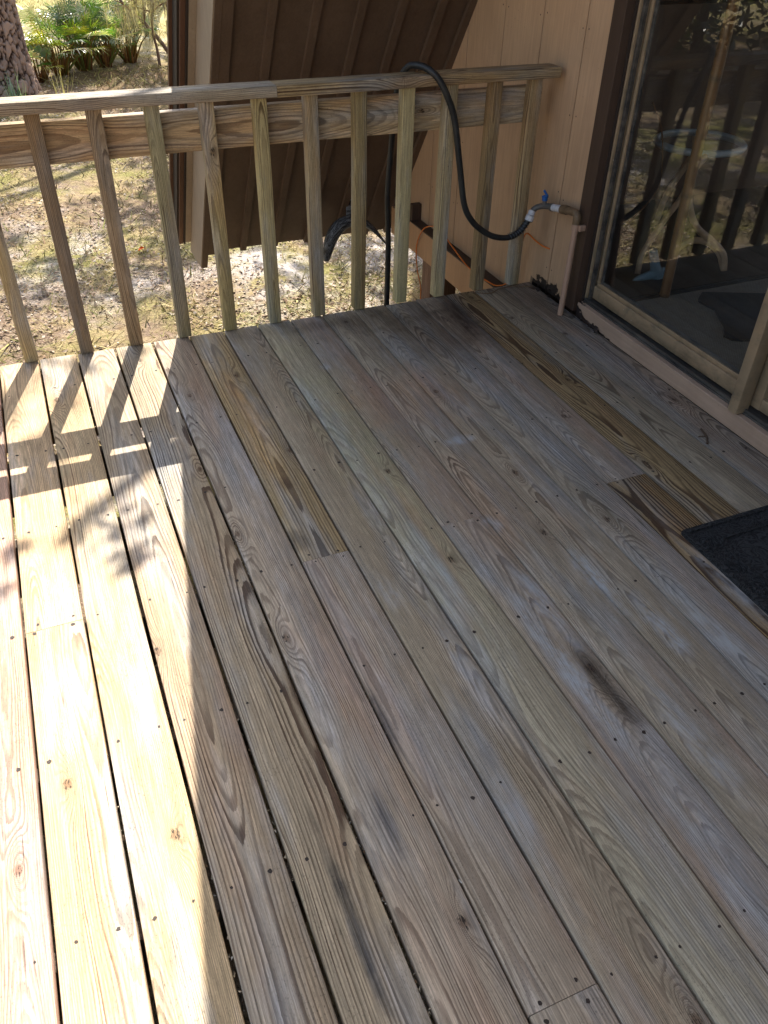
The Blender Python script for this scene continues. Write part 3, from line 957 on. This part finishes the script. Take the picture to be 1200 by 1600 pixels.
# ------------------------------------------------------------------ DOORMAT
N = NT('doormat_rubber')
g = N.geo()
v1 = N.vor(g, 26., 'DISTANCE_TO_EDGE', 1.)
nn = N.noise(g, 18., 3., .6, 1.5)
nf = N.noise(g, 350., 4., .7)
curl = N.m('ABSOLUTE', N.m('SINE', N.m('MULTIPLY', nn, 26.)))
hgt = N.m('ADD', N.m('MULTIPLY', curl, .6), N.m('MULTIPLY', nf, .5))
M_mat = N.finish(N.mix(N.mr(hgt, .2, .8), lin(20, 20, 20), lin(62, 62, 63)), .85, hgt, 1., .006, spec=.25)
mb = MB()
def rrect(x0, y0, x1, y1, r):
    out = []
    for cx, cy, a0 in ((x1 - r, y1 - r, 0), (x0 + r, y1 - r, 90), (x0 + r, y0 + r, 180), (x1 - r, y0 + r, 270)):
        for k in range(0, 91, 15):
            t = math.radians(a0 + k); out.append((cx + r * math.cos(t), cy + r * math.sin(t)))
    return out
def ringband(o_, i_, z0, z1):
    n = len(o_)
    V = [(x, y, z0) for x, y in o_] + [(x, y, z1) for x, y in o_] + [(x, y, z1) for x, y in i_] + [(x, y, z0) for x, y in i_]
    F = []
    for k in range(n):
        j = (k + 1) % n
        for q in range(3): F.append((q * n + k, q * n + j, (q + 1) * n + j, (q + 1) * n + k))
    mb.add(V, F)
prism(mb, rrect(1.512, .55, 1.975, 1.312, .015), .0015, .007, axis=2)
ringband(rrect(1.515, .553, 1.972, 1.309, .014), rrect(1.53, .568, 1.957, 1.294, .01), .0068, .012)
ringband(rrect(1.585, .62, 1.90, 1.242, .03), rrect(1.592, .627, 1.893, 1.235, .026), .0068, .0115)
for sx in (1.557, 1.93):
    for q in range(7):
        cy = .64 + q * .098
        sp = [(sx + (.022 * (1 - t / 14)) * math.cos(t * .9 + q), cy + (.03 * (1 - t / 14)) * math.sin(t * .9 + q), .008) for t in range(12)]
        tube(mb, sp, .0035, 5, True, .006)
matt = mb.build('doormat', M_mat, attrs=False)
matt.rotation_euler = (0, 0, 0)
tag(matt, 'charcoal rubber doormat with embossed scrollwork lying in front of the sliding door', 'doormat')

# ------------------------------------------------------------------ PIPE, VALVE, HOSE
M_pvc = paint_mat('painted_pipe', lin(176, 142, 120), .45, .35)
M_elb = simple('grimy_fitting', lin(112, 90, 66), .55, 0., .3, 60.)
M_white = simple('white_fitting', lin(200, 198, 200), .4, 0., .15, 80.)
M_grey = simple('grey_valve', lin(92, 88, 84), .45, .1, .2, 60.)
M_blue = simple('blue_handle', lin(20, 84, 150), .35, 0., .15, 40.)
pipe = empty('water_pipe', (1.99, 2.70, .0), 'tan painted water pipe with a blue-handled valve beside the door trim', 'water pipe')
mb = MB(); tube(mb, [(1.985, 2.697, .001), (1.993, 2.704, .19), (2.0, 2.711, .372)], .0125, 18)
mb.build('standpipe', M_pvc, pipe, smooth=40)
mb = MB(); tube(mb, [(2.0, 2.711, .360), (2.0, 2.711, .366), (2.0, 2.712, .384)], .0165, 18, False)
box(mb, (2.004, 2.682, .362), (2.03, 2.698, .385), bev=.003)
mb.build('pipe_collar', M_pvc, pipe, smooth=40)
mb = MB(); tube(mb, [(2.0, 2.712, .384), (2.0, 2.712, .408), (2.0, 2.718, .421), (2.0, 2.735, .425), (2.0, 2.785, .417)], .0155, 18)
tube(mb, [(2.0, 2.785, .417), (2.0, 2.822, .410)], .0185, 12, False)
mb.build('elbow', M_elb, pipe, smooth=40)
mb = MB(); tube(mb, [(2.0, 2.822, .410), (1.999, 2.885, .398)], .0150, 18, False)
mb.build('nipple', M_white, pipe, smooth=40)
mb = MB(); tube(mb, [(1.999, 2.885, .398), (1.998, 2.897, .396)], .0165, 12, False)
tube(mb, [(1.998, 2.897, .396), (1.992, 2.935, .390), (1.972, 2.965, .378), (1.955, 2.972, .362)], .0125, 14)
tube(mb, [(1.990, 2.940, .392), (1.988, 2.940, .412)], .009, 12, False)
mb.build('valve_body', M_grey, pipe, smooth=40)
mb = MB(); tube(mb, [(1.988, 2.940, .412), (1.988, 2.940, .430)], .0125, 10, False)
tube(mb, [(1.990, 2.925, .432), (1.986, 2.950, .450)], .005, 8, False)
tube(mb, [(1.976, 2.945, .424), (1.999, 2.935, .430)], .007, 8, False)
mb.build('valve_handle', M_blue, pipe, smooth=40)

N = NT('hose_rubber')
nn = N.noise(N.geo(), 14., 4., .6)
sc_ = N.noise(N.vm('MULTIPLY', N.attr('bco'), (18., 3., 1.)), 3., 6., .75)
M_hose = N.finish(N.mix(N.mr(sc_, .56, .70, 0., .8), N.mix(N.mr(nn, .4, .7), (.010, .010, .011), (.026, .028, .027)), (.085, .082, .074)), N.mr(sc_, .4, .65, .34, .75), sc_, .25, .001, spec=.5)
hose = empty('garden_hose', (1.93, 2.95, .3), 'black garden hose looped over the top rail and dropping to the yard', 'hose')
hp = [(1.944, 2.963, .345), (1.927, 2.965, .315), (1.898, 2.966, .280), (1.845, 2.966, .262), (1.772, 2.966, .276), (1.706, 2.966, .314), (1.655, 2.968, .362), (1.619, 2.97, .430),
      (1.588, 2.972, .577), (1.552, 2.972, .744), (1.518, 2.974, .826), (1.482, 2.985, .888), (1.452, 3.01, .918), (1.425, 3.055, .927), (1.405, 3.10, .915),
      (1.392, 3.136, .870), (1.386, 3.160, .80), (1.395, 3.2, .70), (1.400, 3.235, .55), (1.398, 3.25, .40), (1.408, 3.255, .19), (1.405, 3.25, -.09), (1.395, 3.24, -.3), (1.38, 3.28, -.6), (1.30, 3.4, -.84), (1.1, 3.6, -.87), (1.0, 3.2, -.87), (1.4, 2.6, -.87)]
mb = MB(); tube(mb, hp, .0125, 14, True, .015)
mb.build('hose_tube', M_hose, hose, smooth=True)
mb = MB(); tube(mb, [(1.952, 2.969, .362), (1.943, 2.963, .345)], .0150, 16, False)
tube(mb, [(1.944, 2.9635, .346), (1.936, 2.963, .326)], .0185, 10, False)
mb.build('coupling', M_white, hose, smooth=30)
mb = MB()
ctr = smooth_path([(1.936, 2.963, .329), (1.927, 2.965, .315), (1.898, 2.966, .280), (1.850, 2.966, .263)], .002)
sp = []
for i, p in enumerate(ctr):
    tdir = (ctr[min(i + 1, len(ctr) - 1)] - ctr[max(i - 1, 0)]).normalized()
    uu = Vector((0, 1, 0)); ww = tdir.cross(uu).normalized()
    a = i / len(ctr) * 2 * math.pi * 9
    sp.append(p + (uu * math.cos(a) + ww * math.sin(a)) * .0165)
tube(mb, sp, .0016, 6, False)
mb.build('spring_guard', simple('dull_steel', (.10, .11, .12), .35, .6), hose, smooth=True)

M_orange = simple('orange_cable', lin(214, 112, 32), .45, 0., .12)
mb = MB()
tube(mb, [(2.05, 2.938, .196), (2.035, 2.975, .198), (2.02, 3.03, .212), (2.012, 3.07, .225), (2.012, 3.10, .20), (2.015, 3.125, .10), (2.0, 3.16, -.03), (1.992, 3.24, -.086), (1.982, 3.321, -.097), (1.98, 3.527, -.102), (1.98, 3.718, -.062), (1.978, 3.878, -.022),
          (1.978, 4.00, -.045), (1.98, 4.10, -.105), (1.985, 4.173, -.22), (1.985, 4.15, -.346), (1.985, 4.096, -.423), (1.985, 4.085, -.50), (1.985, 4.081, -.88)], .0035, 8, True, .015)
mb.add(*(lambda r: (r.v, r.f))(MB())) if False else None
tag(mb.build('cable', M_orange, smooth=True), 'thin orange cable running along the skirt board and down the pier', 'cable')
mb = MB()
for p in ((1.978, 3.70, -.066), (1.983, 4.09, -.44)):
    box(mb, (p[0] - .006, p[1] - .007, p[2] - .008), (p[0] + .008, p[1] + .007, p[2] + .010))
# black mottled crescent hanging under the eave
N = NT('mottled_black')
nn = N.noise(N.vm('MULTIPLY', N.attr('bco'), (26., 5., 1.)), 1., 6., .8)
M_mot = N.finish(N.mix(N.mr(nn, .47, .56), (.010, .011, .014), lin(120, 126, 132)), .45, nn, .6, .003)
cres = empty('crescent_hanger', (1.72, 4.6, -.1), 'black mottled crescent hanging by a short strap under the brown eave', 'hanging ornament')
mb = MB()
cp = [(1.565, 4.57, -.395), (1.578, 4.57, -.33), (1.605, 4.57, -.255), (1.655, 4.57, -.195), (1.72, 4.57, -.17), (1.79, 4.57, -.178), (1.86, 4.57, -.225), (1.93, 4.57, -.30), (1.975, 4.57, -.36)]
tube(mb, cp, lambda t: (.018 + .022 * math.sin(math.pi * min(1, t * 1.7)) ** .8) if t < .5 else .024 * (1 - t) / .5 + .003, 14)
mb.build('crescent', M_mot, cres, smooth=True)
mb = MB(); box(mb, (1.695, 4.555, -.15), (1.745, 4.565, .0), bev=.002)
mb.build('strap', M_mot, cres)

# ------------------------------------------------------------------ VEGETATION
N = NT('leaf_green')
tn = N.attr('tone')
df = N.n('BsdfDiffuse'); tl = N.n('BsdfTranslucent'); gls = N.n('BsdfAnisotropic'); gls.inputs['Roughness'].default_value = .35
N.put(df.inputs[0], tn); N.put(tl.inputs[0], N.mix(1., tn, (1.5, 1.6, .7), 'MULTIPLY')); gls.inputs[0].default_value = (1, 1, 1, 1)
a1 = N.n('MixShader'); a1.inputs[0].default_value = .42
a2 = N.n('MixShader'); a2.inputs[0].default_value = .10
N.t.links.new(df.outputs[0], a1.inputs[1]); N.t.links.new(tl.outputs[0], a1.inputs[2])
N.t.links.new(a1.outputs[0], a2.inputs[1]); N.t.links.new(gls.outputs[0], a2.inputs[2])
N.t.links.new(a2.outputs[0], N.out.inputs[0])
M_leaf = N.mat
N = NT('plain_tone')
M_tone = N.finish(N.attr('tone'), .85, spec=.15)

# pine trunk
N = NT('pine_bark')
b = N.attr('bco'); tn = N.attr('tone')
g = N.geo()
nn = N.noise(g, 26., 5., .7)
crack = N.xyz(tn)[0]; cell = N.xyz(tn)[1]
c = N.mix(N.mr(cell, 0., 1.), lin(122, 100, 86), lin(176, 146, 124))
c = N.mix(N.mr(nn, .45, .7), c, lin(150, 138, 132))
c = N.mix(N.mr(crack, .04, .26, 1., 0.), c, lin(48, 36, 30))
M_bark = N.finish(c, .9, nn, .6, .01, spec=.15)

def trunk_mesh(mb, cx, cy, z0, z1, r0, r1, flare, nseg, nz, cell=9., amp=.035):
    for_v = []
    V = []; F = []; T = []
    for i in range(nz + 1):
        z = z0 + (z1 - z0) * i / nz
        t = i / nz
        r = r0 + (r1 - r0) * t + flare * math.exp(-(z - z0) / .25)
        for j in range(nseg):
            a = 2 * math.pi * j / nseg
            q = Vector((math.cos(a) * r0 * cell, math.sin(a) * r0 * cell, z * cell * .5))
            q += Vector((mn.noise(q * .9), mn.noise(q * .9 + Vector((9, 9, 9))), mn.noise(q * .9 + Vector((5, 2, 7))))) * .9 + Vector((mn.noise(q * 3), mn.noise(q * 3 + Vector((9, 9, 9))), mn.noise(q * 3 + Vector((5, 2, 7))))) * .3
            d, pts = mn.voronoi(q)
            e = min(1., (d[1] - d[0]) * 1.6)
            cid = abs(math.sin(pts[0].x * 12.9 + pts[0].y * 78.2 + pts[0].z * 37.7))
            rr = r + amp * (min(e, .35) / .35 - 1) + amp * .5 * cid
            V.append((cx + rr * math.cos(a), cy + rr * math.sin(a), z))
            T.append((e, cid, 0))
    for i in range(nz):
        for j in range(nseg):
            k = (j + 1) % nseg
            F.append((i * nseg + j, i * nseg + k, (i + 1) * nseg + k, (i + 1) * nseg + j))
    mb.add(V, F, None, T)

pine = empty('pine_tree', (-.05, 12.5, GZ), 'thick pine trunk with plated red-brown bark at the left edge of the yard', 'tree')
mb = MB()
trunk_mesh(mb, -.05, 12.62, GZ - .1, 2.2, .39, .35, .10, 240, 330)
trunk_mesh(mb, -.05, 12.62, 2.2, 12., .35, .22, .0, 40, 60)
mb.build('trunk', M_bark, pine, smooth=True)
for_l = random.Random(13)
def leaf_cluster(mb, c, R, n, size, cols, flat=.6, rn=for_l):
    for _ in range(n):
        d = Vector((rn.gauss(0, 1), rn.gauss(0, 1), rn.gauss(0, 1) * flat))
        d = d.normalized() * R * rn.random() ** .5
        p = Vector(c) + d
        a = Vector((rn.gauss(0, 1), rn.gauss(0, 1), rn.gauss(0, .7))).normalized()
        b = a.orthogonal().normalized()
        b = (Matrix.Rotation(rn.random() * 6.28, 3, a) @ b)
        s = size * rn.uniform(.6, 1.3)
        t = rn.choice(cols)
        V = [p - a * s, p + b * s * .35, p + a * s, p - b * s * .35]
        mb.add(V, [(0, 1, 2, 3)], None, t)
mb = MB()
for i in range(40):
    z = for_l.uniform(8, 13.)
    a = for_l.random() * 6.28; r = for_l.uniform(.3, 2.6)
    leaf_cluster(mb, (-.0 + r * math.cos(a), 12.6 + r * math.sin(a), z), .6, 60, .13, [lin(70, 92, 48), lin(90, 106, 60)])
mb.build('crown', M_leaf, pine)

# palmettos
PG = 'palmettos growing behind the pine trunk'
def palmetto(x, y, h, nf, label, seed, w=1.):
    rn = random.Random(seed)
    r = empty('palmetto', (x, y, ground_h(x, y)), label, 'palm', PG)
    gz = ground_h(x, y)
    mb = MB(); lv = MB()
    for i in range(nf):
        a = i * 2.4 + rn.random() * .5
        tilt = rn.uniform(.15, .95)
        L = h * rn.uniform(.55, .8)
        base = Vector((x + .07 * math.cos(a), y + .07 * math.sin(a), gz))
        dirn = Vector((math.cos(a) * math.sin(tilt) * w, math.sin(a) * math.sin(tilt) * w, math.cos(tilt)))
        mid = base + dirn * L * .5 + Vector((0, 0, .06))
        tip = base + dirn * L
        tube(mb, [base, mid, tip], lambda t: .014 - .008 * t, 5, True, .15, lin(130, 104, 56) if rn.random() < .7 else lin(110, 120, 60))
        # fan of narrow blades
        R = h * rn.uniform(.26, .38)
        nrm = dirn.cross(Vector((0, 0, 1))).normalized()
        f2 = (dirn + Vector((0, 0, -.35))).normalized()
        side = f2.cross(nrm).normalized()
        base_c = rn.choice([lin(70, 100, 38), lin(90, 118, 42), lin(124, 140, 46), lin(56, 84, 40), lin(160, 164, 56)])
        if rn.random() < .12: base_c = lin(205, 200, 170)
        nb = 17
        for q in range(nb):
            th = -1.75 + 3.5 * q / (nb - 1)
            d = (f2 * math.cos(th) + nrm * math.sin(th)).normalized()
            d2 = (d + Vector((rn.gauss(0, .12), rn.gauss(0, .12), rn.uniform(-.9, -.2)))).normalized()
            up_ = d.cross(f2.cross(nrm)).normalized()
            wv = .010
            p1 = tip + d * R * .55 + side * .02 * math.cos(th)
            p2 = p1 + d2 * R * rn.uniform(.35, .55)
            V = [tip, p1 + up_ * wv, p2, p1 - up_ * wv, tip + side * .004]
            lv.add(V, [(0, 1, 2, 3)], None, tuple(c * rn.uniform(.8, 1.2) for c in base_c))
    for i in range(26):   # brown boot fibres
        a = rn.random() * 6.28; q = rn.uniform(.03, .10)
        p = Vector((x + q * math.cos(a), y + q * math.sin(a), gz))
        tube(mb, [p, p + Vector((math.cos(a) * .05, math.sin(a) * .05, h * rn.uniform(.2, .42)))], lambda t: .018 * (1 - .6 * t), 5, False, .1, lin(*rn.choice([(120, 82, 48), (150, 108, 62), (92, 66, 40)])))
    mb.build('stem', M_tone, r, smooth=True)
    lv.build('frond', M_leaf, r)
palmetto(.76, 13.6, 0.90, 26, 'leftmost large green palmetto, beside the pine trunk', 1)
palmetto(1.10, 13.8, 0.90, 24, 'second palmetto from the pine trunk, with a brown stem clump', 2)
palmetto(1.42, 14.0, 0.82, 22, 'third palmetto from the pine trunk, yellow fan on top', 3)
palmetto(1.82, 14.2, 0.78, 22, 'fourth palmetto from the pine trunk, half behind grey twigs', 4)
palmetto(1.2, 14.8, 0.94, 22, 'rear palmetto behind the green palm row', 5)
palmetto(1.7, 15.3, 0.90, 22, 'rearmost palmetto seen above the palm row', 6)
palmetto(.45, 13.3, .5, 12, 'small low palmetto against the right side of the pine trunk', 7)

# twiggy shrub with grey moss on the right of the palms
M_twig = simple('grey_twig', lin(128, 100, 84), .9)
shr = empty('mossy_tree', (3.0, 13.2, GZ), 'bare twiggy small tree hung with grey moss beside the palmettos', 'tree')
mb = MB(); ms = MB()
rn = random.Random(31)
def branch(p, d, L, r, depth):
    pts = [p]
    q = p.copy()
    for i in range(4):
        d = (d + Vector((rn.gauss(0, .22), rn.gauss(0, .22), rn.gauss(0, .16)))).normalized()
        q = q + d * L / 4
        pts.append(q.copy())
    tube(mb, pts, lambda t: r * (1 - .55 * t), 6, True, .12, lin(140, 96, 76) if depth > 1 else lin(120, 100, 88))
    if depth >= 2 or rn.random() < .6:
        for pp_ in pts[1:]:
            if rn.random() < .6:
                for _ in range(rn.randint(8, 18)):
                    s = pp_ + Vector((rn.gauss(0, .05), rn.gauss(0, .05), 0))
                    l = rn.uniform(.08, .35)
                    w_ = Vector((rn.gauss(0, 1), rn.gauss(0, 1), 0)).normalized() * .005
                    e = s + Vector((rn.gauss(0, .03), rn.gauss(0, .03), -l))
                    ms.add([s - w_, s + w_, e + w_ * .3], [(0, 1, 2)], None, lin(*rn.choice([(150, 138, 122), (124, 114, 100), (168, 156, 138)])))
                leaf_cluster(ms, pp_, .17, 9, .022, [lin(120, 124, 72), lin(140, 126, 96), lin(96, 100, 64)], rn=rn)
    if depth < 4:
        for _ in range(rn.randint(2, 3)):
            nd = (d + Vector((rn.gauss(0, .7), rn.gauss(0, .7), rn.gauss(0, .5)))).normalized()
            branch(pts[rn.randint(2, 4)], nd, L * .68, r * .55, depth + 1)
branch(Vector((2.3, 13.3, GZ)), Vector((-.12, 0, 1)), 1.3, .04, 0)
branch(Vector((2.45, 13.8, GZ)), Vector((-.2, .1, 1)), 1.4, .035, 0)
branch(Vector((2.15, 13.6, GZ)), Vector((-.1, .0, 1.)), 1.0, .022, 1)
mb.build('branch', M_tone, shr, smooth=True); ms.build('moss', M_leaf, shr)

# shade trees farther off, out of the frame, whose crowns dapple the yard
TG = 'shade trees around the yard'
def shade_tree(x, y, H, R, nclump, label, seed, crown_c=None, per=46, size=.10, name='oak_tree'):
    rn = random.Random(seed)
    r = empty(name, (x, y, GZ), label, 'tree', TG)
    mb = MB(); lv = MB()
    cc_ = Vector(crown_c) if crown_c else Vector((x, y, H))
    top_ = Vector((x, y, GZ)) * .0 + Vector((x * .4 + cc_.x * .6, y * .4 + cc_.y * .6, cc_.z * .75))
    tube(mb, [(x, y, GZ - .1), ((x * 2 + cc_.x) / 3, (y * 2 + cc_.y) / 3, cc_.z * .4), tuple(top_)], lambda t: .2 - .12 * t, 12, True, .3, lin(96, 84, 74))
    for i in range(nclump):
        d = Vector((rn.gauss(0, 1), rn.gauss(0, 1), rn.gauss(0, .55)))
        d = d.normalized() * R * rn.random() ** .45
        p = cc_ + d
        if i % 2 == 0: tube(mb, [tuple(top_), tuple((top_ + p) / 2 + Vector((rn.gauss(0, .2), rn.gauss(0, .2), .15))), tuple(p)], lambda t: .05 * (1 - .8 * t), 5, True, .4, lin(96, 84, 74))
        leaf_cluster(lv, p, rn.uniform(.25, .55), per, size, [lin(64, 80, 40), lin(84, 98, 50), lin(100, 112, 60)], rn=rn)
    mb.build('trunk', M_tone, r, smooth=True); lv.build('crown', M_leaf, r)
shade_tree(7.5, 13., 8., 3.0, 60, 'broad oak beyond the brown eave shading the yard', 41, (5.5, 12.5, 8.))
shade_tree(7.2, 18.5, 8., 3.0, 26, 'leaning oak behind the brown roof edge', 48, (1.9, 16.2, 8.2), 60)
shade_tree(4.2, 24., 9., 3.2, 55, 'tall oak at the far side of the yard', 42, (4.6, 21., 9.))
shade_tree(-4.5, 17., 9., 3.0, 50, 'oak tree left of the pine beyond the frame', 43, (-3.0, 18., 9.5))
shade_tree(-7., 6., 7., 3.0, 60, 'oak tree west of the deck', 44, (-7., 6., 7.))
shade_tree(-9.5, 16., 7., 3.4, 90, 'unseen dense oak added to shade the ground mirrored in the door', 49, (-3.2, 15.2, 7.2), 70, .12)  # added out of view to shade the ground that the glass reflects
shade_tree(-8., -4., 8., 3.2, 60, 'oak tree south west of the deck', 45)
shade_tree(-3., -10., 8., 3.2, 60, 'oak tree south of the deck', 46)
# low bough whose leaves throw the soft blots on the sunlit boards
bough = empty('oak_bough_tree', (3.4, 9.2, GZ), 'slim young oak leaning over beside the eave', 'tree', TG)
mb = MB(); lv = MB()
tube(mb, [(4.2, 9.6, GZ - .1), (4.0, 9.8, 4.0), (3.2, 9.9, 7.3), (2.25, 9.3, 8.0), (1.82, 7.95, 6.5), (1.42, 6.68, 5.12)], lambda t: .09 * (1 - t) + .003, 8, True, .2, lin(96, 84, 74))
for (dx_, dy_, rr_b, n_b) in ((-.02, 1.90, .15, 10), (-.07, 2.0, .09, 10), (.03, 1.93, .07, 14), (.02, 1.77, .06, 15), (-.26, 1.93, .05, 10), (-.28, 1.80, .07, 5), (-.05, 2.72, .05, 8)):
    t = 5.1
    leaf_cluster(lv, (dx_ + .29 * t, dy_ + .912 * t, t), rr_b, n_b, .05, [lin(84, 98, 50)], flat=.6, rn=rn)
mb.build('trunk', M_tone, bough, smooth=True); lv.build('crown', M_leaf, bough)

HG = 'unseen evergreen shrubs added to darken the door reflection'  # out-of-view shrubs added so the door glass mirrors something dark
for i, (hx, hy) in enumerate(((-5.2, 13.2), (-6.8, 12.4), (-8.2, 11.2), (-9.6, 9.8), (-10.6, 8.2), (-11.4, 6.4), (-6.0, 15.6), (-8.6, 14.4), (-11., 12.2))):
    r = empty('reflection_dark_shrub', (hx, hy, GZ), 'unseen evergreen shrub added to darken the glass reflection, ' + ['nearest the pine', 'second from the pine', 'third from the pine', 'fourth from the pine', 'second from the west end', 'at the west end', 'behind, nearest the pine', 'behind, in the middle', 'behind, at the west end'][i], 'shrub', HG)
    mb = MB(); lv = MB(); rn = random.Random(200 + i)
    tube(mb, [(hx, hy, GZ - .1), (hx + .1, hy, 1.), (hx, hy + .1, 3.)], lambda t: .1 - .07 * t, 8, True, .3, lin(84, 72, 62))
    for q in range(60):
        leaf_cluster(lv, (hx + rn.gauss(0, .55), hy + rn.gauss(0, .45), GZ + .2 + 4.6 * rn.random()), .5, 42, .11, [lin(44, 58, 30), lin(58, 70, 36)], rn=rn)
    mb.build('stem', M_tone, r, smooth=True); lv.build('crown', M_leaf, r)

# leaf litter, dry grass, palm of ground cover: uncountable
def litter(name, label, n, xr, yr, size, cols, kindmesh, seed, mat, power=1.):
    rn = np.random.default_rng(seed)
    V = []; F = []; T = []
    xs_ = rn.uniform(xr[0], xr[1], n); ys_ = yr[0] + (yr[1] - yr[0]) * rn.random(n) ** power
    for i in range(n):
        x, y = xs_[i], ys_[i]
        dn = mn.noise(Vector((x * 1.1, y * 1.1, seed))) + .5 * mn.noise(Vector((x * 3.3, y * 3.3, seed)))
        if dn < rn.uniform(-.5, .35): continue
        z = ground_h(x, y)
        k = len(V)
        s = size * rn.uniform(.5, 1.4)
        a = rn.random() * 6.283
        ca, sa = math.cos(a) * s, math.sin(a) * s
        c_ = cols[rn.integers(len(cols))]; f = rn.uniform(.7, 1.25)
        if kindmesh == 'leaf':
            t1, t2, t3 = rn.uniform(0, .8, 3) * s
            V += [(x - ca, y - sa, z + .003 + t1), (x + sa * .45, y - ca * .45, z + .004), (x + ca, y + sa, z + .003 + t2), (x - sa * .45, y + ca * .45, z + .004 + t3)]
            F.append((k, k + 1, k + 2, k + 3)); T += [tuple(q * f for q in c_)] * 4
        else:
            h = s * rn.uniform(.5, 1.5)
            lx, ly = rn.normal(0, .8, 2) * s
            V += [(x - sa * .06, y + ca * .06, z), (x + sa * .06, y - ca * .06, z), (x + lx, y + ly, z + h * .6)]
            F.append((k, k + 1, k + 2)); T += [tuple(q * f for q in c_)] * 3
    mb = MB(); mb.add(V, F, None, T)
    tag(mb.build(name, mat), label, kind='stuff')
tag(GAPBITS.build('gap_debris', M_tone), 'grit and leaf bits caught in the gaps between deck boards', kind='stuff')
LC = [lin(150, 126, 104), lin(164, 142, 120), lin(182, 164, 142), lin(140, 118, 98), lin(192, 178, 160), lin(156, 138, 118)]
GC = [lin(184, 168, 120), lin(152, 142, 88), lin(192, 176, 136), lin(122, 122, 66), lin(144, 118, 90)]
litter('leaf_litter', 'fallen leaves scattered over the yard', 60000, (-2.5, 4.6), (3.6, 13.5), .016, LC, 'leaf', 1, M_tone, 1.6)
litter('dry_grass', 'short dry grass of the yard', 90000, (-2.5, 4.6), (3.6, 13.), .045, GC, 'blade', 2, M_tone, 1.6)
litter('grass_tufts', 'taller tufts of dry grass scattered in the yard', 16000, (-2.5, 4.6), (3.7, 12.), .085, GC + [lin(110, 112, 60)], 'blade', 5, M_tone, 1.3)
litter('far_grass', 'sunlit dry lawn far behind the palms', 26000, (-3., 7.), (12.5, 26.), .10, [lin(176, 164, 104), lin(150, 144, 84), lin(190, 176, 122)], 'blade', 3, M_tone, 1.2)
# single orange leaf
mb = MB()
z = ground_h(.676, 6.403) + .02
mb.add([(.65, 6.39, z), (.665, 6.375, z + .012), (.70, 6.39, z + .02), (.705, 6.42, z + .01), (.68, 6.425, z + .022), (.66, 6.43, z + .004)], [(0, 1, 2, 3, 4, 5)], None, lin(206, 96, 34))
tag(mb.build('fallen_leaf', M_tone), 'single bright orange fallen leaf on the grass', 'leaf')
# weeds by the pine foot
for i, (wx, wy) in enumerate(((.05, 11.9), (-.25, 11.8), (.62, 12.0))):
    r = empty('grass_tuft', (wx, wy, ground_h(wx, wy)), ['blue-green grass tuft at the foot of the pine trunk', 'grass tuft at the left foot of the pine', 'pale dry weed stalks right of the pine foot'][i], 'plant')
    mb = MB(); rn = random.Random(60 + i); gz = ground_h(wx, wy)
    for q in range(34 if i < 2 else 14):
        a = rn.random() * 6.28; l = rn.uniform(.2, .42) * (1 if i < 2 else 1.5); s = rn.uniform(.1, .5)
        p = Vector((wx + rn.gauss(0, .05), wy + rn.gauss(0, .05), gz))
        e = p + Vector((math.cos(a) * s * l, math.sin(a) * s * l, l))
        w_ = Vector((-math.sin(a), math.cos(a), 0)) * (.008 if i < 2 else .004)
        mb.add([p - w_, p + w_, e], [(0, 1, 2)], None, lin(132, 156, 128) if i < 2 else lin(206, 190, 140))
    mb.build('blade', M_leaf, r)
# small debris on the deck
mb = MB(); tube(mb, [(1.905, 1.655, .004), (1.93, 1.69, .006), (1.945, 1.735, .004)], .0035, 6, True, .01, lin(90, 74, 62))
tube(mb, [(1.93, 1.69, .005), (1.905, 1.70, .004)], .002, 6, False, .01, lin(90, 74, 62))
tag(mb.build('twig', M_tone, smooth=True), 'small dark forked twig on the deck by the door sill', 'twig')
mb = MB(); tube(mb, [(1.72, 3.03, .008), (1.80, 2.99, .006), (1.86, 3.01, .012), (1.95, 3.02, .006), (2.01, 2.97, .014)], .0022, 6, True, .01, lin(110, 90, 70))
tag(mb.build('twig', M_tone, smooth=True), 'long thin twig lying between the last balusters', 'twig')

# distant woods ringing the yard
mb = MB(); rn = random.Random(9)
for i in range(230):
    a = rn.random() * 6.283
    R = rn.uniform(42, 60)
    leaf_cluster(mb, (R * math.cos(a), 8 + R * math.sin(a), rn.uniform(0, 9)), 3.6, 42, .7, [lin(60, 76, 40), lin(80, 92, 50), lin(96, 98, 64)], rn=rn)
tag(mb.build('distant_woods', M_leaf), 'distant green woods around the property', kind='stuff')
